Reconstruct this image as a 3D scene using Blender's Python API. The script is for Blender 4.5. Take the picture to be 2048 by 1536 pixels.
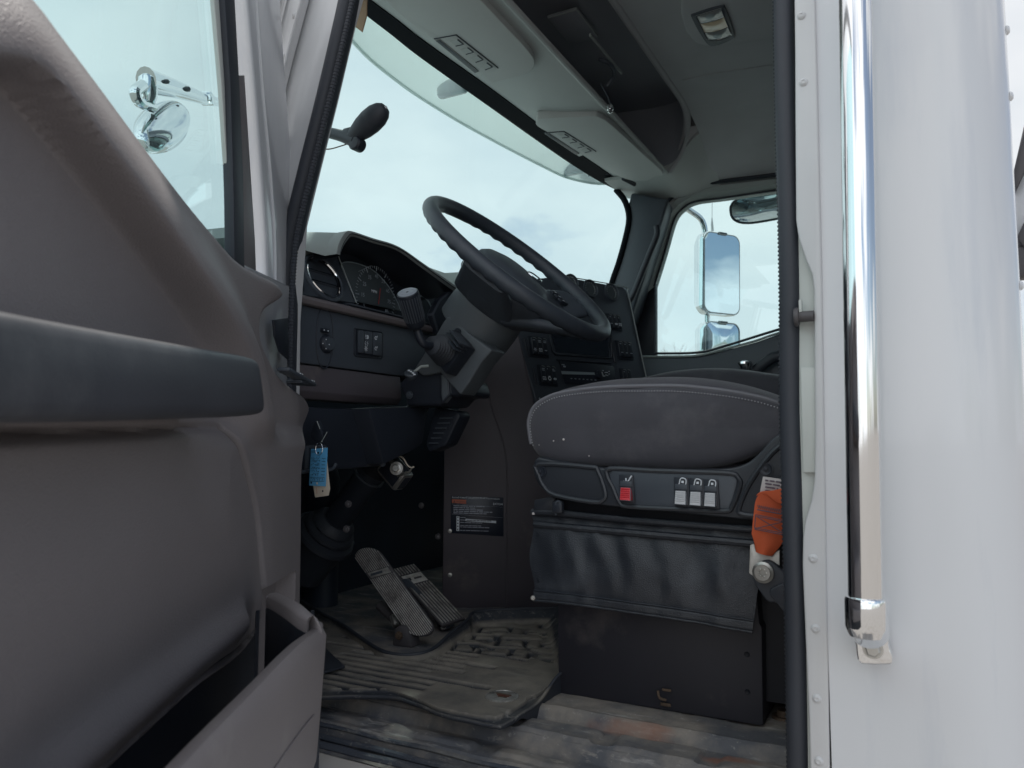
import bpy, bmesh, math, random
from mathutils import Vector as V, Matrix, noise
random.seed(7)
S = bpy.context.scene
C = S.collection
for o in list(bpy.data.objects): bpy.data.objects.remove(o)

# ------------------------------------------------------------------ camera
# truck axes: +x to the rear of the truck, +y across to the passenger side, +z up; ground at z = -1.6
FL = 1500.0; TH = math.radians(28.25); PT = math.radians(4.5)
Fh = V((-math.sin(TH), math.cos(TH), 0)); Rv = V((math.cos(TH), math.sin(TH), 0)); Zv = V((0, 0, 1))
Fv = Fh*math.cos(PT) + Zv*math.sin(PT); Uv = Zv*math.cos(PT) - Fh*math.sin(PT)
cd = bpy.data.cameras.new('camera'); cam = bpy.data.objects.new('camera', cd); C.objects.link(cam)
cd.sensor_width = 36.0; cd.lens = FL/2048*36.0; cd.clip_start = 0.02; cd.clip_end = 3000
cam.location = (0, 0, 0); cam.rotation_euler = Fv.to_track_quat('-Z', 'Y').to_euler()
cd.dof.use_dof = True; cd.dof.focus_distance = 1.45; cd.dof.aperture_fstop = 9.0
S.camera = cam

# ------------------------------------------------------------------ sky and sun
SUN_AZ = V((-0.5, 0.87, 0)).normalized(); SUN_EL = math.radians(64)
sdir = SUN_AZ*math.cos(SUN_EL) + Zv*math.sin(SUN_EL)
W = bpy.data.worlds.new('World'); S.world = W; W.use_nodes = True
nt = W.node_tree; nt.nodes.clear(); N = nt.nodes.new; L = nt.links.new
out = N('ShaderNodeOutputWorld'); bg = N('ShaderNodeBackground'); L(bg.outputs[0], out.inputs[0])
bg.inputs[1].default_value = 0.1
sky = N('ShaderNodeTexSky'); sky.sky_type = 'NISHITA'; sky.sun_disc = False
sky.sun_elevation = SUN_EL; sky.sun_rotation = math.atan2(sdir.x, sdir.y)
sky.air_density = 1.0; sky.dust_density = 1.2; sky.ozone_density = 1.2
tc = N('ShaderNodeTexCoord')
mp = N('ShaderNodeMapping'); mp.inputs['Scale'].default_value = (1.0, 1.0, 2.1); L(tc.outputs['Generated'], mp.inputs[0])
n1 = N('ShaderNodeTexNoise'); n1.inputs['Scale'].default_value = 2.6; n1.inputs['Detail'].default_value = 8; n1.inputs['Roughness'].default_value = 0.55
L(mp.outputs[0], n1.inputs['Vector'])
sx = N('ShaderNodeSeparateXYZ'); L(tc.outputs['Generated'], sx.inputs[0])
m1 = N('ShaderNodeMath'); m1.operation = 'MULTIPLY_ADD'; m1.inputs[1].default_value = -0.16; L(sx.outputs[0], m1.inputs[0]); L(n1.outputs[0], m1.inputs[2])
cr = N('ShaderNodeMapRange'); cr.inputs[1].default_value = 0.35; cr.inputs[2].default_value = 0.47; cr.inputs[3].default_value = 0.12; cr.inputs[4].default_value = 0.97
L(m1.outputs[0], cr.inputs[0])
n2 = N('ShaderNodeTexNoise'); n2.inputs['Scale'].default_value = 3.4; n2.inputs['Detail'].default_value = 6; L(mp.outputs[0], n2.inputs['Vector'])
rp = N('ShaderNodeValToRGB'); rp.color_ramp.elements[0].position = 0.3; rp.color_ramp.elements[0].color = (7.6, 8.1, 8.6, 1)
rp.color_ramp.elements[1].position = 0.68; rp.color_ramp.elements[1].color = (10.1, 10.1, 10.2, 1); L(n2.outputs[0], rp.inputs[0])
mx = N('ShaderNodeMix'); mx.data_type = 'RGBA'; L(cr.outputs[0], mx.inputs[0]); L(sky.outputs[0], mx.inputs[6]); L(rp.outputs[0], mx.inputs[7])
# unseen clouds away from the sun, brightened to add light on door and cab side
br = N('ShaderNodeMapRange'); br.inputs[1].default_value = .1; br.inputs[2].default_value = -.7; br.inputs[3].default_value = 1.0; br.inputs[4].default_value = 1.55; L(sx.outputs[1], br.inputs[0])
vm = N('ShaderNodeVectorMath'); vm.operation = 'SCALE'; L(mx.outputs[2], vm.inputs[0]); L(br.outputs[0], vm.inputs['Scale']); L(vm.outputs[0], bg.inputs[0])
sl = bpy.data.lights.new('sun', 'SUN'); sl.energy = 3.6; sl.angle = math.radians(2.0); sl.color = (1, 0.95, 0.88)
so = bpy.data.objects.new('sun', sl); C.objects.link(so); so.rotation_euler = sdir.to_track_quat('Z', 'Y').to_euler()
vs = S.view_settings; vs.view_transform = 'Standard'; vs.look = 'None'; vs.exposure = 0.0; vs.gamma = 1.0; vs.use_curve_mapping = False
S.render.engine = 'CYCLES'
S.cycles.max_bounces = 8; S.cycles.transparent_max_bounces = 12

# ------------------------------------------------------------------ helpers
def ray(px, py): return Fv + Rv*((px-1024)/FL) + Uv*((768-py)/FL)
class Pl:
    """a real plane of the cab: traced outlines are laid on it"""
    def __init__(s, o, n): s.o = V(o); s.n = V(n).normalized()
    def __call__(s, px, py, off=0.0):
        r = ray(px, py); return r*(((s.o + s.n*off).dot(s.n))/r.dot(s.n))
    def pts(s, l, off=0.0): return [s(p[0], p[1], off) for p in l]
SKIN = Pl((0, .95, 0), (0, -1, 0)); SEATP = Pl((0, 1.2, 0), (0, -1, 0)); DASH = Pl((-1.03, 0, 0), (1, 0, 0))
PAS = Pl((0, 2.85, 0), (0, -1, 0)); TUN = Pl((-1.04, 1.715, 0), (.5, -.866, 0))
STK = Pl((-.93, 1.78, .25), (.90, -.386, .20))
PH = math.radians(61); Dd = V((math.cos(PH), -math.sin(PH), 0)); Dm = V((math.sin(PH), math.cos(PH), 0)); DB = V((-1.02, .97, 0))
DOOR = Pl(DB, Dm)
def dw(s, n, z): return DB + Dd*s + Dm*n + Zv*z
def hz(px, py, z):
    r = ray(px, py); return r*(z/r.z)
def hy(px, py, y):
    r = ray(px, py); return r*(y/r.y)

def spline(pts, n=6, closed=False):
    P = [V(p) for p in pts]; o = []; m = len(P)
    rng = range(m) if closed else range(m-1)
    for i in rng:
        a = P[(i-1) % m] if (closed or i > 0) else P[0]*2-P[1]
        b = P[i]; c = P[(i+1) % m]
        d = P[(i+2) % m] if (closed or i+2 < m) else P[-1]*2-P[-2]
        for k in range(n):
            t = k/n
            o.append(0.5*((2*b)+(c-a)*t+(2*a-5*b+4*c-d)*t*t+(3*b-a-3*c+d)*t**3))
    if not closed: o.append(P[-1].copy())
    return o
def resample(pts, n):
    P = [V(p) for p in pts]; d = [0]
    for a, b in zip(P, P[1:]): d.append(d[-1]+(b-a).length)
    o = []; j = 0
    for i in range(n):
        t = d[-1]*i/(n-1)
        while j < len(P)-2 and d[j+1] < t: j += 1
        w = (t-d[j])/max(1e-9, d[j+1]-d[j]); o.append(P[j].lerp(P[j+1], min(1, max(0, w))))
    return o
def sstep(a, b, x):
    t = min(1, max(0, (x-a)/(b-a))); return t*t*(3-2*t)

class MB:
    def __init__(s): s.bm = bmesh.new(); s.mats = []
    def mi(s, m):
        if m not in s.mats: s.mats.append(m)
        return s.mats.index(m)
    def _merge(s, tb):
        me = bpy.data.meshes.new('t'); tb.to_mesh(me); tb.free(); s.bm.from_mesh(me); bpy.data.meshes.remove(me)
    def raw(s, vs, fs, m, bev=0, seg=2):
        tb = bmesh.new(); bv = [tb.verts.new(v) for v in vs]; k = s.mi(m)
        for f in fs:
            try: tb.faces.new([bv[i] for i in f]).material_index = k
            except ValueError: pass
        if bev > 0:
            bmesh.ops.recalc_face_normals(tb, faces=tb.faces)
            es = [e for e in tb.edges if len(e.link_faces) == 2 and e.calc_face_angle(0) > 0.5]
            bmesh.ops.bevel(tb, geom=es, offset=bev, segments=seg, affect='EDGES', clamp_overlap=True, profile=0.5)
        s._merge(tb); return s
    def prism(s, pts, d, m, bev=0, seg=2):
        n = len(pts); d = V(d)
        vs = [V(p) for p in pts]+[V(p)+d for p in pts]
        fs = [list(range(n)), list(range(2*n-1, n-1, -1))]+[[i, (i+1) % n, n+(i+1) % n, n+i] for i in range(n)]
        return s.raw(vs, fs, m, bev, seg)
    def box(s, c, sz, m, ax=None, bev=0, seg=2):
        X, Y, Z = ax if ax else (V((1, 0, 0)), V((0, 1, 0)), V((0, 0, 1))); c = V(c)
        p = [c-X*sz[0]/2-Y*sz[1]/2-Z*sz[2]/2, c+X*sz[0]/2-Y*sz[1]/2-Z*sz[2]/2, c+X*sz[0]/2+Y*sz[1]/2-Z*sz[2]/2, c-X*sz[0]/2+Y*sz[1]/2-Z*sz[2]/2]
        return s.prism(p, Z*sz[2], m, bev, seg)
    def tube(s, pts, r, m, seg=12, closed=False, ry=None, up=None):
        P = [V(p) for p in pts]; n = len(P); vs = []; fs = []
        prev = None
        for i in range(n):
            a = P[(i-1) % n] if (closed or i > 0) else P[0]; b = P[(i+1) % n] if (closed or i < n-1) else P[-1]
            t = (b-a).normalized()
            if prev is None:
                u = V(up) if up is not None else (V((0, 0, 1)) if abs(t.z) < .9 else V((1, 0, 0)))
            else: u = prev
            u = (u-t*u.dot(t)).normalized(); prev = u; w = t.cross(u)
            rr = r[i] if isinstance(r, (list, tuple)) else r
            r2 = rr if ry is None else (rr*ry)
            for k in range(seg):
                an = 2*math.pi*k/seg; vs.append(P[i]+u*math.cos(an)*rr+w*math.sin(an)*r2)
        for i in range(n if closed else n-1):
            j = (i+1) % n
            for k in range(seg): fs.append([i*seg+k, i*seg+(k+1) % seg, j*seg+(k+1) % seg, j*seg+k])
        if not closed: fs += [list(range(seg-1, -1, -1)), [(n-1)*seg+k for k in range(seg)]]
        return s.raw(vs, fs, m)
    def lathe(s, o, ax, prof, m, seg=32):
        o = V(o); ax = V(ax).normalized(); u = ax.orthogonal().normalized(); w = ax.cross(u); vs = []; fs = []
        for t, r in prof:
            for k in range(seg):
                an = 2*math.pi*k/seg; vs.append(o+ax*t+(u*math.cos(an)+w*math.sin(an))*max(r, 1e-5))
        for i in range(len(prof)-1):
            for k in range(seg): fs.append([i*seg+k, i*seg+(k+1) % seg, (i+1)*seg+(k+1) % seg, (i+1)*seg+k])
        fs += [list(range(seg-1, -1, -1)), [(len(prof)-1)*seg+k for k in range(seg)]]
        return s.raw(vs, fs, m)
    def grid(s, rows, m, cu=False, cap=False):
        nv = len(rows[0]); vs = [p for r in rows for p in r]; fs = []
        for i in range(len(rows)-1):
            for k in range(nv if cu else nv-1):
                k2 = (k+1) % nv; fs.append([i*nv+k, i*nv+k2, (i+1)*nv+k2, (i+1)*nv+k])
        if cap: fs += [list(range(nv-1, -1, -1)), [(len(rows)-1)*nv+k for k in range(nv)]]
        return s.raw(vs, fs, m)
    def sheet(s, rows, d, m):
        """grid with thickness d (vector)"""
        d = V(d); nu = len(rows); nv = len(rows[0])
        s.grid(rows, m); b = [[p+d for p in r] for r in rows]; s.grid(b, m)
        for a, c in ((rows[0], b[0]), (rows[-1], b[-1]), ([r[0] for r in rows], [r[0] for r in b]), ([r[-1] for r in rows], [r[-1] for r in b])):
            s.grid([a, c], m)
        return s
    def ngon(s, pts, m): return s.raw([V(p) for p in pts], [list(range(len(pts)))], m)
    def text(s, body, o, xd, yd, size, m, align='LEFT', ext=0.0002, lift=0.0006):
        cu = bpy.data.curves.new('t', 'FONT'); cu.body = body; cu.size = size; cu.extrude = ext/size*size; cu.align_x = align; cu.resolution_u = 2
        ob = bpy.data.objects.new('t', cu); C.objects.link(ob); me = bpy.data.meshes.new_from_object(ob)
        X = V(xd).normalized(); Z = X.cross(V(yd)).normalized(); Y = Z.cross(X)
        M = Matrix((X, Y, Z)).transposed().to_4x4(); M.translation = V(o)+Z*lift; me.transform(M)
        k = s.mi(m)
        for p in me.polygons: p.material_index = k
        s.bm.from_mesh(me); bpy.data.objects.remove(ob); bpy.data.meshes.remove(me); return s
    def words(s, lens, o, xd, yd, size, m, lift=0.0006):
        """print too small to read in the photograph: one thin bar per word"""
        X = V(xd).normalized(); Z = X.cross(V(yd)).normalized(); Y = Z.cross(X); a = 0
        for n in lens:
            w = n*size*.55; p = V(o)+Z*lift+X*a+Y*size*.05
            s.prism([p, p+X*w, p+X*w+Y*size*.5, p+Y*size*.5], Z*.0002, m); a += w+size*.4
        return s
    def build(s, name, parent=None, ang=35, smooth=True, base=None):
        me = bpy.data.meshes.new(name); bmesh.ops.recalc_face_normals(s.bm, faces=s.bm.faces) if base != 'keep' else None
        s.bm.to_mesh(me); s.bm.free()
        for m in s.mats: me.materials.append(m)
        if parent is None:
            cs = [v.co for v in me.vertices]
            o = V((sum(c.x for c in cs)/len(cs), sum(c.y for c in cs)/len(cs), min(c.z for c in cs)))
        else: o = ORG[parent.name]
        me.transform(Matrix.Translation(-o))
        if smooth:
            for p in me.polygons: p.use_smooth = True
            me.set_sharp_from_angle(angle=math.radians(ang))
        ob = bpy.data.objects.new(name, me); C.objects.link(ob)
        if parent is None: ob.location = o; ORG[ob.name] = o
        else: ob.parent = parent; ORG[ob.name] = o
        return ob
ORG = {}
def thing(name, label, cat, loc, group=None):
    o = bpy.data.objects.new(name, None); o.empty_display_size = .05; C.objects.link(o); o.location = V(loc); ORG[o.name] = V(loc)
    return tag(o, label, cat, group)
def tag(o, label=None, cat=None, group=None, kind=None):
    for k, v in (('label', label), ('category', cat), ('group', group), ('kind', kind)):
        if v: o[k] = v
    return o

# ------------------------------------------------------------------ materials
def mat(name, col, rough=.5, metal=0, spec=.5, bump=0, bscale=300, var=0, vscale=6, kind='noise', coat=0, dirt_or_reflection=None, dscale=5, dthr=(.5, .7), stretch=None, sheen=0, bdist=.001):
    m = bpy.data.materials.new(name); m.use_nodes = True; t = m.node_tree; b = t.nodes['Principled BSDF']
    N = t.nodes.new; L = t.links.new
    b.inputs['Base Color'].default_value = (*col, 1); b.inputs['Roughness'].default_value = rough
    b.inputs['Metallic'].default_value = metal; b.inputs['Specular IOR Level'].default_value = spec
    b.inputs['Coat Weight'].default_value = coat; b.inputs['Coat Roughness'].default_value = .05
    b.inputs['Sheen Weight'].default_value = sheen
    tc = N('ShaderNodeTexCoord'); vec = tc.outputs['Object']
    if stretch:
        mp = N('ShaderNodeMapping'); mp.inputs['Scale'].default_value = stretch; L(vec, mp.inputs[0]); vec = mp.outputs[0]
    colout = None
    if var:
        n = N('ShaderNodeTexNoise'); n.inputs['Scale'].default_value = vscale; n.inputs['Detail'].default_value = 6; L(vec, n.inputs['Vector'])
        mr = N('ShaderNodeMapRange'); mr.inputs[1].default_value = .3; mr.inputs[2].default_value = .7; mr.inputs[3].default_value = 1-var; mr.inputs[4].default_value = 1+var
        L(n.outputs[0], mr.inputs[0])
        mm = N('ShaderNodeVectorMath'); mm.operation = 'SCALE'; mm.inputs[0].default_value = col; L(mr.outputs[0], mm.inputs['Scale']); colout = mm.outputs[0]
        r2 = N('ShaderNodeMapRange'); r2.inputs[3].default_value = max(0, rough-.07); r2.inputs[4].default_value = min(1, rough+.07); L(n.outputs[0], r2.inputs[0]); L(r2.outputs[0], b.inputs['Roughness'])
    if dirt_or_reflection:
        n = N('ShaderNodeTexNoise'); n.inputs['Scale'].default_value = dscale; n.inputs['Detail'].default_value = 9; n.inputs['Roughness'].default_value = .65; L(vec, n.inputs['Vector'])
        mr = N('ShaderNodeMapRange'); mr.inputs[1].default_value = dthr[0]; mr.inputs[2].default_value = dthr[1]; L(n.outputs[0], mr.inputs[0])
        mxx = N('ShaderNodeMix'); mxx.data_type = 'RGBA'; L(mr.outputs[0], mxx.inputs[0])
        if colout: L(colout, mxx.inputs[6])
        else: mxx.inputs[6].default_value = (*col, 1)
        mxx.inputs[7].default_value = (*dirt_or_reflection, 1); colout = mxx.outputs[2]
    if colout: L(colout, b.inputs['Base Color'])
    if bump:
        if kind == 'noise':
            n = N('ShaderNodeTexNoise'); n.inputs['Scale'].default_value = bscale; n.inputs['Detail'].default_value = 3; h = n.outputs[0]
        elif kind == 'grain':
            n = N('ShaderNodeTexVoronoi'); n.inputs['Scale'].default_value = bscale; h = n.outputs[0]
        elif kind == 'weave':
            n = N('ShaderNodeTexChecker'); n.inputs['Scale'].default_value = bscale; h = n.outputs[1]
        L(tc.outputs['Object'], n.inputs['Vector'])
        bp = N('ShaderNodeBump'); bp.inputs['Strength'].default_value = bump; bp.inputs['Distance'].default_value = bdist; L(h, bp.inputs['Height']); L(bp.outputs[0], b.inputs['Normal'])
    return m
def glassmat(name, tint, refl=1.0, rough=0.0):
    m = bpy.data.materials.new(name); m.use_nodes = True; t = m.node_tree; t.nodes.clear(); N = t.nodes.new; L = t.links.new
    o = N('ShaderNodeOutputMaterial'); mx = N('ShaderNodeMixShader'); tr = N('ShaderNodeBsdfTransparent'); gl = N('ShaderNodeBsdfGlossy')
    lw = N('ShaderNodeLayerWeight'); lw.inputs['Blend'].default_value = .5
    pw = N('ShaderNodeMath'); pw.operation = 'POWER'; pw.inputs[1].default_value = 5; L(lw.outputs['Facing'], pw.inputs[0])
    fr = N('ShaderNodeMath'); fr.operation = 'MULTIPLY_ADD'; fr.inputs[1].default_value = .85; fr.inputs[2].default_value = .03; L(pw.outputs[0], fr.inputs[0])
    tr.inputs[0].default_value = (*tint, 1); gl.inputs['Color'].default_value = (refl, refl, refl, 1); gl.inputs['Roughness'].default_value = rough
    L(fr.outputs[0], mx.inputs[0]); L(tr.outputs[0], mx.inputs[1]); L(gl.outputs[0], mx.inputs[2]); L(mx.outputs[0], o.inputs[0]); return m
M = {}
M['white'] = mat('white_paint', (.68,.695,.715), .22, coat=.6, var=.03, vscale=3, bump=.16, bscale=7, dirt_or_reflection=(.56, .59, .64), dscale=7, dthr=(.5, .8), stretch=(2.2, 2.2, .25))  # stretched second tone paints soft vertical reflection streaks into the white
M['jamb'] = mat('jamb_paint', (.6,.605,.61), .35, coat=.2, var=.04, vscale=9)
M['jambg'] = mat('jamb_inner_paint', (.55, .58, .55), .45, var=.05, vscale=9)
M['door'] = mat('door_plastic', (.222,.2,.203), .5, bump=.9, bscale=520, bdist=.0009, var=.05, vscale=4, dirt_or_reflection=(.24, .228, .225), dscale=9, dthr=(.6, .85))
M['pocket'] = mat('pocket_plastic', (.25,.225,.225), .5, bump=.4, bscale=600, var=.05, dirt_or_reflection=(.32, .3, .285), dscale=8, dthr=(.58, .8))
M['armrest'] = mat('armrest_vinyl', (.05,.053,.063), .42, bump=.15, bscale=500, var=.15, vscale=5, dirt_or_reflection=(.12, .125, .135), dscale=6, dthr=(.52, .8))
M['dark'] = mat('dark_plastic', (.062,.074,.091), .42, bump=.3, bscale=900, var=.08)
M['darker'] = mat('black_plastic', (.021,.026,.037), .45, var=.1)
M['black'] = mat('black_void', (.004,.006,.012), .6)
M['dashtop'] = mat('dash_top_plastic', (.24, .265, .26), .6, bump=.4, bscale=900, var=.05)
M['band'] = mat('black_frit', (.008, .01, .014), .7, spec=.1)
M['rubber'] = mat('black_rubber', (.034,.039,.05), .55, bump=.2, bscale=300, var=.1)
M['brown'] = mat('brown_plastic', (.088,.077,.088), .5, bump=.4, bscale=700, var=.08, dirt_or_reflection=(.2, .175, .16), dscale=5, dthr=(.58, .8))
M['brownl'] = mat('brown_trim', (.17,.15,.155), .45, bump=.3, bscale=900, var=.05)
M['grey'] = mat('grey_trim', (.36,.4,.39), .5, bump=.3, bscale=900, var=.05)
M['column'] = mat('column_plastic', (.105,.12,.133), .45, bump=.3, bscale=900, var=.05)
M['roof'] = mat('roof_fabric', (.48,.485,.5), .9, bump=.5, bscale=1500, kind='grain', var=.04, vscale=12)
M['header'] = mat('header_plastic', (.5,.525,.52), .6, bump=.4, bscale=1100, var=.04)
M['visor'] = mat('visor_plastic', (.54,.56,.555), .55, bump=.4, bscale=1100, var=.03)
M['wheel'] = mat('wheel_leather', (.045,.055,.07), .4, bump=.3, bscale=1200, kind='grain', var=.1, dirt_or_reflection=(.08, .085, .1), dscale=14, dthr=(.5, .75))
M['seat'] = mat('seat_fabric', (.066,.064,.082), .82, bump=.9, bscale=900, kind='weave', var=.1, vscale=14, sheen=.25, dirt_or_reflection=(.12, .11, .125), dscale=10, dthr=(.56, .8))
M['seatside'] = mat('seat_side_cloth', (.06,.059,.072), .7, bump=.6, bscale=1300, kind='noise', var=.12, vscale=12, sheen=.3, dirt_or_reflection=(.11, .107, .12), dscale=9, dthr=(.55, .8))
M['piping'] = mat('seat_piping', (.17,.17,.19), .6)
M['thread'] = mat('grey_thread', (.42,.42,.44), .8)
M['vinyl'] = mat('black_vinyl', (.024,.028,.036), .3, bump=.5, bscale=650, kind='grain', var=.1, dirt_or_reflection=(.07, .08, .095), dscale=7, dthr=(.56, .8))
M['valance'] = mat('seat_valance', (.03,.035,.044), .36, bump=.2, bscale=1200, var=.08)
M['box'] = mat('seat_box_paint', (.02,.02,.028), .55, var=.15, vscale=5, dirt_or_reflection=(.09, .08, .08), dscale=7, dthr=(.6, .8))
M['red'] = mat('red_plastic', (.62, .03, .045), .4); M['lgrey'] = mat('light_grey_plastic', (.55,.56,.58), .45)
M['orange'] = mat('orange_webbing', (.72, .13, .045), .75, bump=.8, bscale=900, kind='weave', var=.08, vscale=20)
M['thr2'] = mat('dark_thread', (.13, .1, .13), .8)
M['label'] = mat('label_white', (.6, .56, .55), .6, var=.05, vscale=30)
M['steel'] = mat('worn_steel', (.5, .49, .46), .42, metal=.9, var=.12, vscale=25)
M['plate'] = mat('zinc_plate', (.62, .6, .56), .5, metal=.35, dirt_or_reflection=(.3, .27, .22), dscale=30, dthr=(.5, .75))
M['chrome'] = mat('chrome', (.82, .83, .84), .06, metal=1); M['chromeb'] = mat('polished_tube', (.8, .8, .8), .07, metal=1)
M['mirror'] = mat('mirror_glass', (.78, .86, .92), .0, metal=1)
M['alu'] = mat('pedal_alloy', (.5,.49,.46), .45, metal=.6, var=.2, vscale=30, dirt_or_reflection=(.12, .11, .1), dscale=40, dthr=(.45, .7))
M['rustb'] = mat('rusty_steel', (.12, .085, .06), .7, metal=.3, var=.3, vscale=40)
M['mark'] = mat('white_marking', (.75,.8,.85), .5); M['markd'] = mat('dim_marking', (.4,.45,.5), .5)
M['needle'] = mat('red_needle', (.3, .05, .05), .4)
M['gauge'] = mat('gauge_face', (.09,.11,.12), .35)
M['disp'] = mat('display_glass', (.015,.02,.03), .08, coat=1)
M['strip'] = mat('display_strip', (.3,.36,.38), .25)
M['blue'] = mat('blue_tag_card', (.12, .42, .72), .35); M['cream'] = mat('cream_card', (.62, .55, .45), .6); M['ink'] = mat('ink', (.02, .025, .06), .6)
M['stick'] = mat('black_sticker', (.012,.018,.034), .35); M['warn'] = mat('orange_print', (.5, .1, .035), .4)
M['warnb'] = mat('dark_red_print', (.12, .02, .01), .4); M['sprint'] = mat('sticker_print', (.4,.43,.5), .5); M['sprintd'] = mat('faint_sticker_print', (.15,.17,.2), .5)
M['amber'] = mat('lens_warm', (.75, .6, .42), .2, coat=1); M['lens'] = mat('lens_clear', (.3, .31, .31), .12, coat=1)
def translucent(name, col):
    m = bpy.data.materials.new(name); m.use_nodes = True; t = m.node_tree; t.nodes.clear(); N = t.nodes.new; L = t.links.new
    o = N('ShaderNodeOutputMaterial'); a = N('ShaderNodeMixShader'); d = N('ShaderNodeBsdfDiffuse'); r = N('ShaderNodeBsdfTranslucent')
    d.inputs[0].default_value = (*col, 1); r.inputs[0].default_value = (*col, 1); a.inputs[0].default_value = .5; L(d.outputs[0], a.inputs[1]); L(r.outputs[0], a.inputs[2]); L(a.outputs[0], o.inputs[0]); return m
M['shade'] = translucent('fibreglass_shade', (.93, .96, .95))
M['card'] = mat('brown_card', (.3, .2, .13), .8)
M['knobtop'] = mat('knob_disc', (.2, .21, .25), .35)
M['glassw'] = glassmat('windshield_glass', (.74, .925, .935)); M['glassd'] = glassmat('door_glass', (.82, .945, .95)); M['glassp'] = glassmat('far_door_glass', (.86, .965, .965))
M['glassc'] = glassmat('gauge_cover', (.9, .9, .9))
M['smoke'] = mat('bracket_plastic', (.08,.075,.08), .5)
def dirty(name, col, tan, pale, spots=(), rough=.75, bump=.5, bs=60, tscale=4, tthr=(.42, .62), chips=None, ztop=None, fine=9):
    """worn floor rubber: tan mud film, pale scuffs running lengthwise, rust patches at real places"""
    m = bpy.data.materials.new(name); m.use_nodes = True; t = m.node_tree; b = t.nodes['Principled BSDF']; N = t.nodes.new; L = t.links.new
    b.inputs['Roughness'].default_value = rough; b.inputs['Specular IOR Level'].default_value = .35
    g = N('ShaderNodeNewGeometry'); pos = g.outputs['Position']
    def noise_(sc, det=8, st=None, ro=.6):
        n = N('ShaderNodeTexNoise'); n.inputs['Scale'].default_value = sc; n.inputs['Detail'].default_value = det; n.inputs['Roughness'].default_value = ro
        if st:
            mp = N('ShaderNodeMapping'); mp.inputs['Scale'].default_value = st; L(pos, mp.inputs[0]); L(mp.outputs[0], n.inputs['Vector'])
        else: L(pos, n.inputs['Vector'])
        return n.outputs[0]
    def mr(x, a, c, d=0, e=1):
        r = N('ShaderNodeMapRange'); r.inputs[1].default_value = a; r.inputs[2].default_value = c; r.inputs[3].default_value = d; r.inputs[4].default_value = e; L(x, r.inputs[0]); return r.outputs[0]
    def mixc(f, a, c):
        x = N('ShaderNodeMix'); x.data_type = 'RGBA'; L(f, x.inputs[0])
        for i, q in ((6, a), (7, c)):
            if isinstance(q, tuple): x.inputs[i].default_value = (*q, 1)
            else: L(q, x.inputs[i])
        return x.outputs[2]
    c = mixc(mr(noise_(tscale, 9), *tthr), col, tan)
    c = mixc(mr(noise_(7, 10, (1.2, 6, 6), .7), .56, .7, 0, .75), c, pale)
    c = mixc(mr(noise_(90, 4), .62, .75, 0, .5), c, pale)
    c = mixc(mr(noise_(22, 8), .35, .6, .16, 0), c, (.01, .011, .014))
    sep = N('ShaderNodeSeparateXYZ'); L(pos, sep.inputs[0])
    def mul(a, q):
        x = N('ShaderNodeMath'); x.operation = 'MULTIPLY'; L(a, x.inputs[0]); L(q, x.inputs[1]); return x.outputs[0]
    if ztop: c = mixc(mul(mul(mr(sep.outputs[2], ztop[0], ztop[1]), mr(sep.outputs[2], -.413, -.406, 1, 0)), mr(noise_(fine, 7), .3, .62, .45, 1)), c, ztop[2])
    if chips: c = mixc(mul(mr(sep.outputs[1], chips+.06, chips-.02), mr(noise_(5, 9, (1.6, 5, 5), .72), .585, .64, 0, .8)), c, (.4, .37, .32))
    for (cx, cy, rx, ry) in spots:
        mp = N('ShaderNodeMapping'); mp.inputs['Location'].default_value = (-cx/rx, -cy/ry, 0); mp.inputs['Scale'].default_value = (1/rx, 1/ry, 0); L(pos, mp.inputs[0])
        ln = N('ShaderNodeVectorMath'); ln.operation = 'LENGTH'; L(mp.outputs[0], ln.inputs[0])
        a = N('ShaderNodeMath'); a.operation = 'MULTIPLY_ADD'; a.inputs[1].default_value = 2.2; L(noise_(16, 8), a.inputs[0]); L(ln.outputs['Value'], a.inputs[2])
        c = mixc(mr(a.outputs[0], 1.3, 2.0, .65, 0), c, (.3, .13, .08))
    L(c, b.inputs['Base Color'])
    bp = N('ShaderNodeBump'); bp.inputs['Strength'].default_value = bump; bp.inputs['Distance'].default_value = .002; L(noise_(bs, 6), bp.inputs['Height']); L(bp.outputs[0], b.inputs['Normal'])
    return m
M['floor'] = dirty('floor_covering', (.125, .13, .143), (.3, .27, .235), (.55, .53, .5), spots=((-.4, 1.135, .075, .02), (-.25, 1.1, .05, .013)), chips=1.05, tscale=9)
M['sill'] = dirty('sill_rubber', (.075, .085, .105), (.28, .26, .225), (.48, .45, .4), tthr=(.5, .66), chips=.98)
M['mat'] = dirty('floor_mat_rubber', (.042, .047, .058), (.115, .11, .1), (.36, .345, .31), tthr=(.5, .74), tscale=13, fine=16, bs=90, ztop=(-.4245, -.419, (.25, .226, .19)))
M['kick'] = mat('kick_panel', (.02, .028, .042), .5, var=.2, dirt_or_reflection=(.06, .07, .085), dscale=14, dthr=(.62, .8))

# ------------------------------------------------------------------ ground
def gravel():
    m = mat('gravel', (.27, .255, .24), .9, bump=1, bscale=30, var=.2, vscale=14, dirt_or_reflection=(.2, .18, .16), dscale=1.5); return m
mb = MB(); n = 60; rows = []
for i in range(n+1):
    r = []
    for j in range(n+1):
        x = (i/n-.5); y = (j/n-.5); x = math.copysign(abs(x)**3*8*1200, x); y = math.copysign(abs(y)**3*8*1200, y)
        r.append(V((x, y, -1.6+noise.noise(V((x*.15, y*.15, 0)))*.05)))
    rows.append(r)
mb.grid(rows, gravel()); g = mb.build('ground'); tag(g, 'pale gravel yard the truck stands on', None, None, 'structure')

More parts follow.
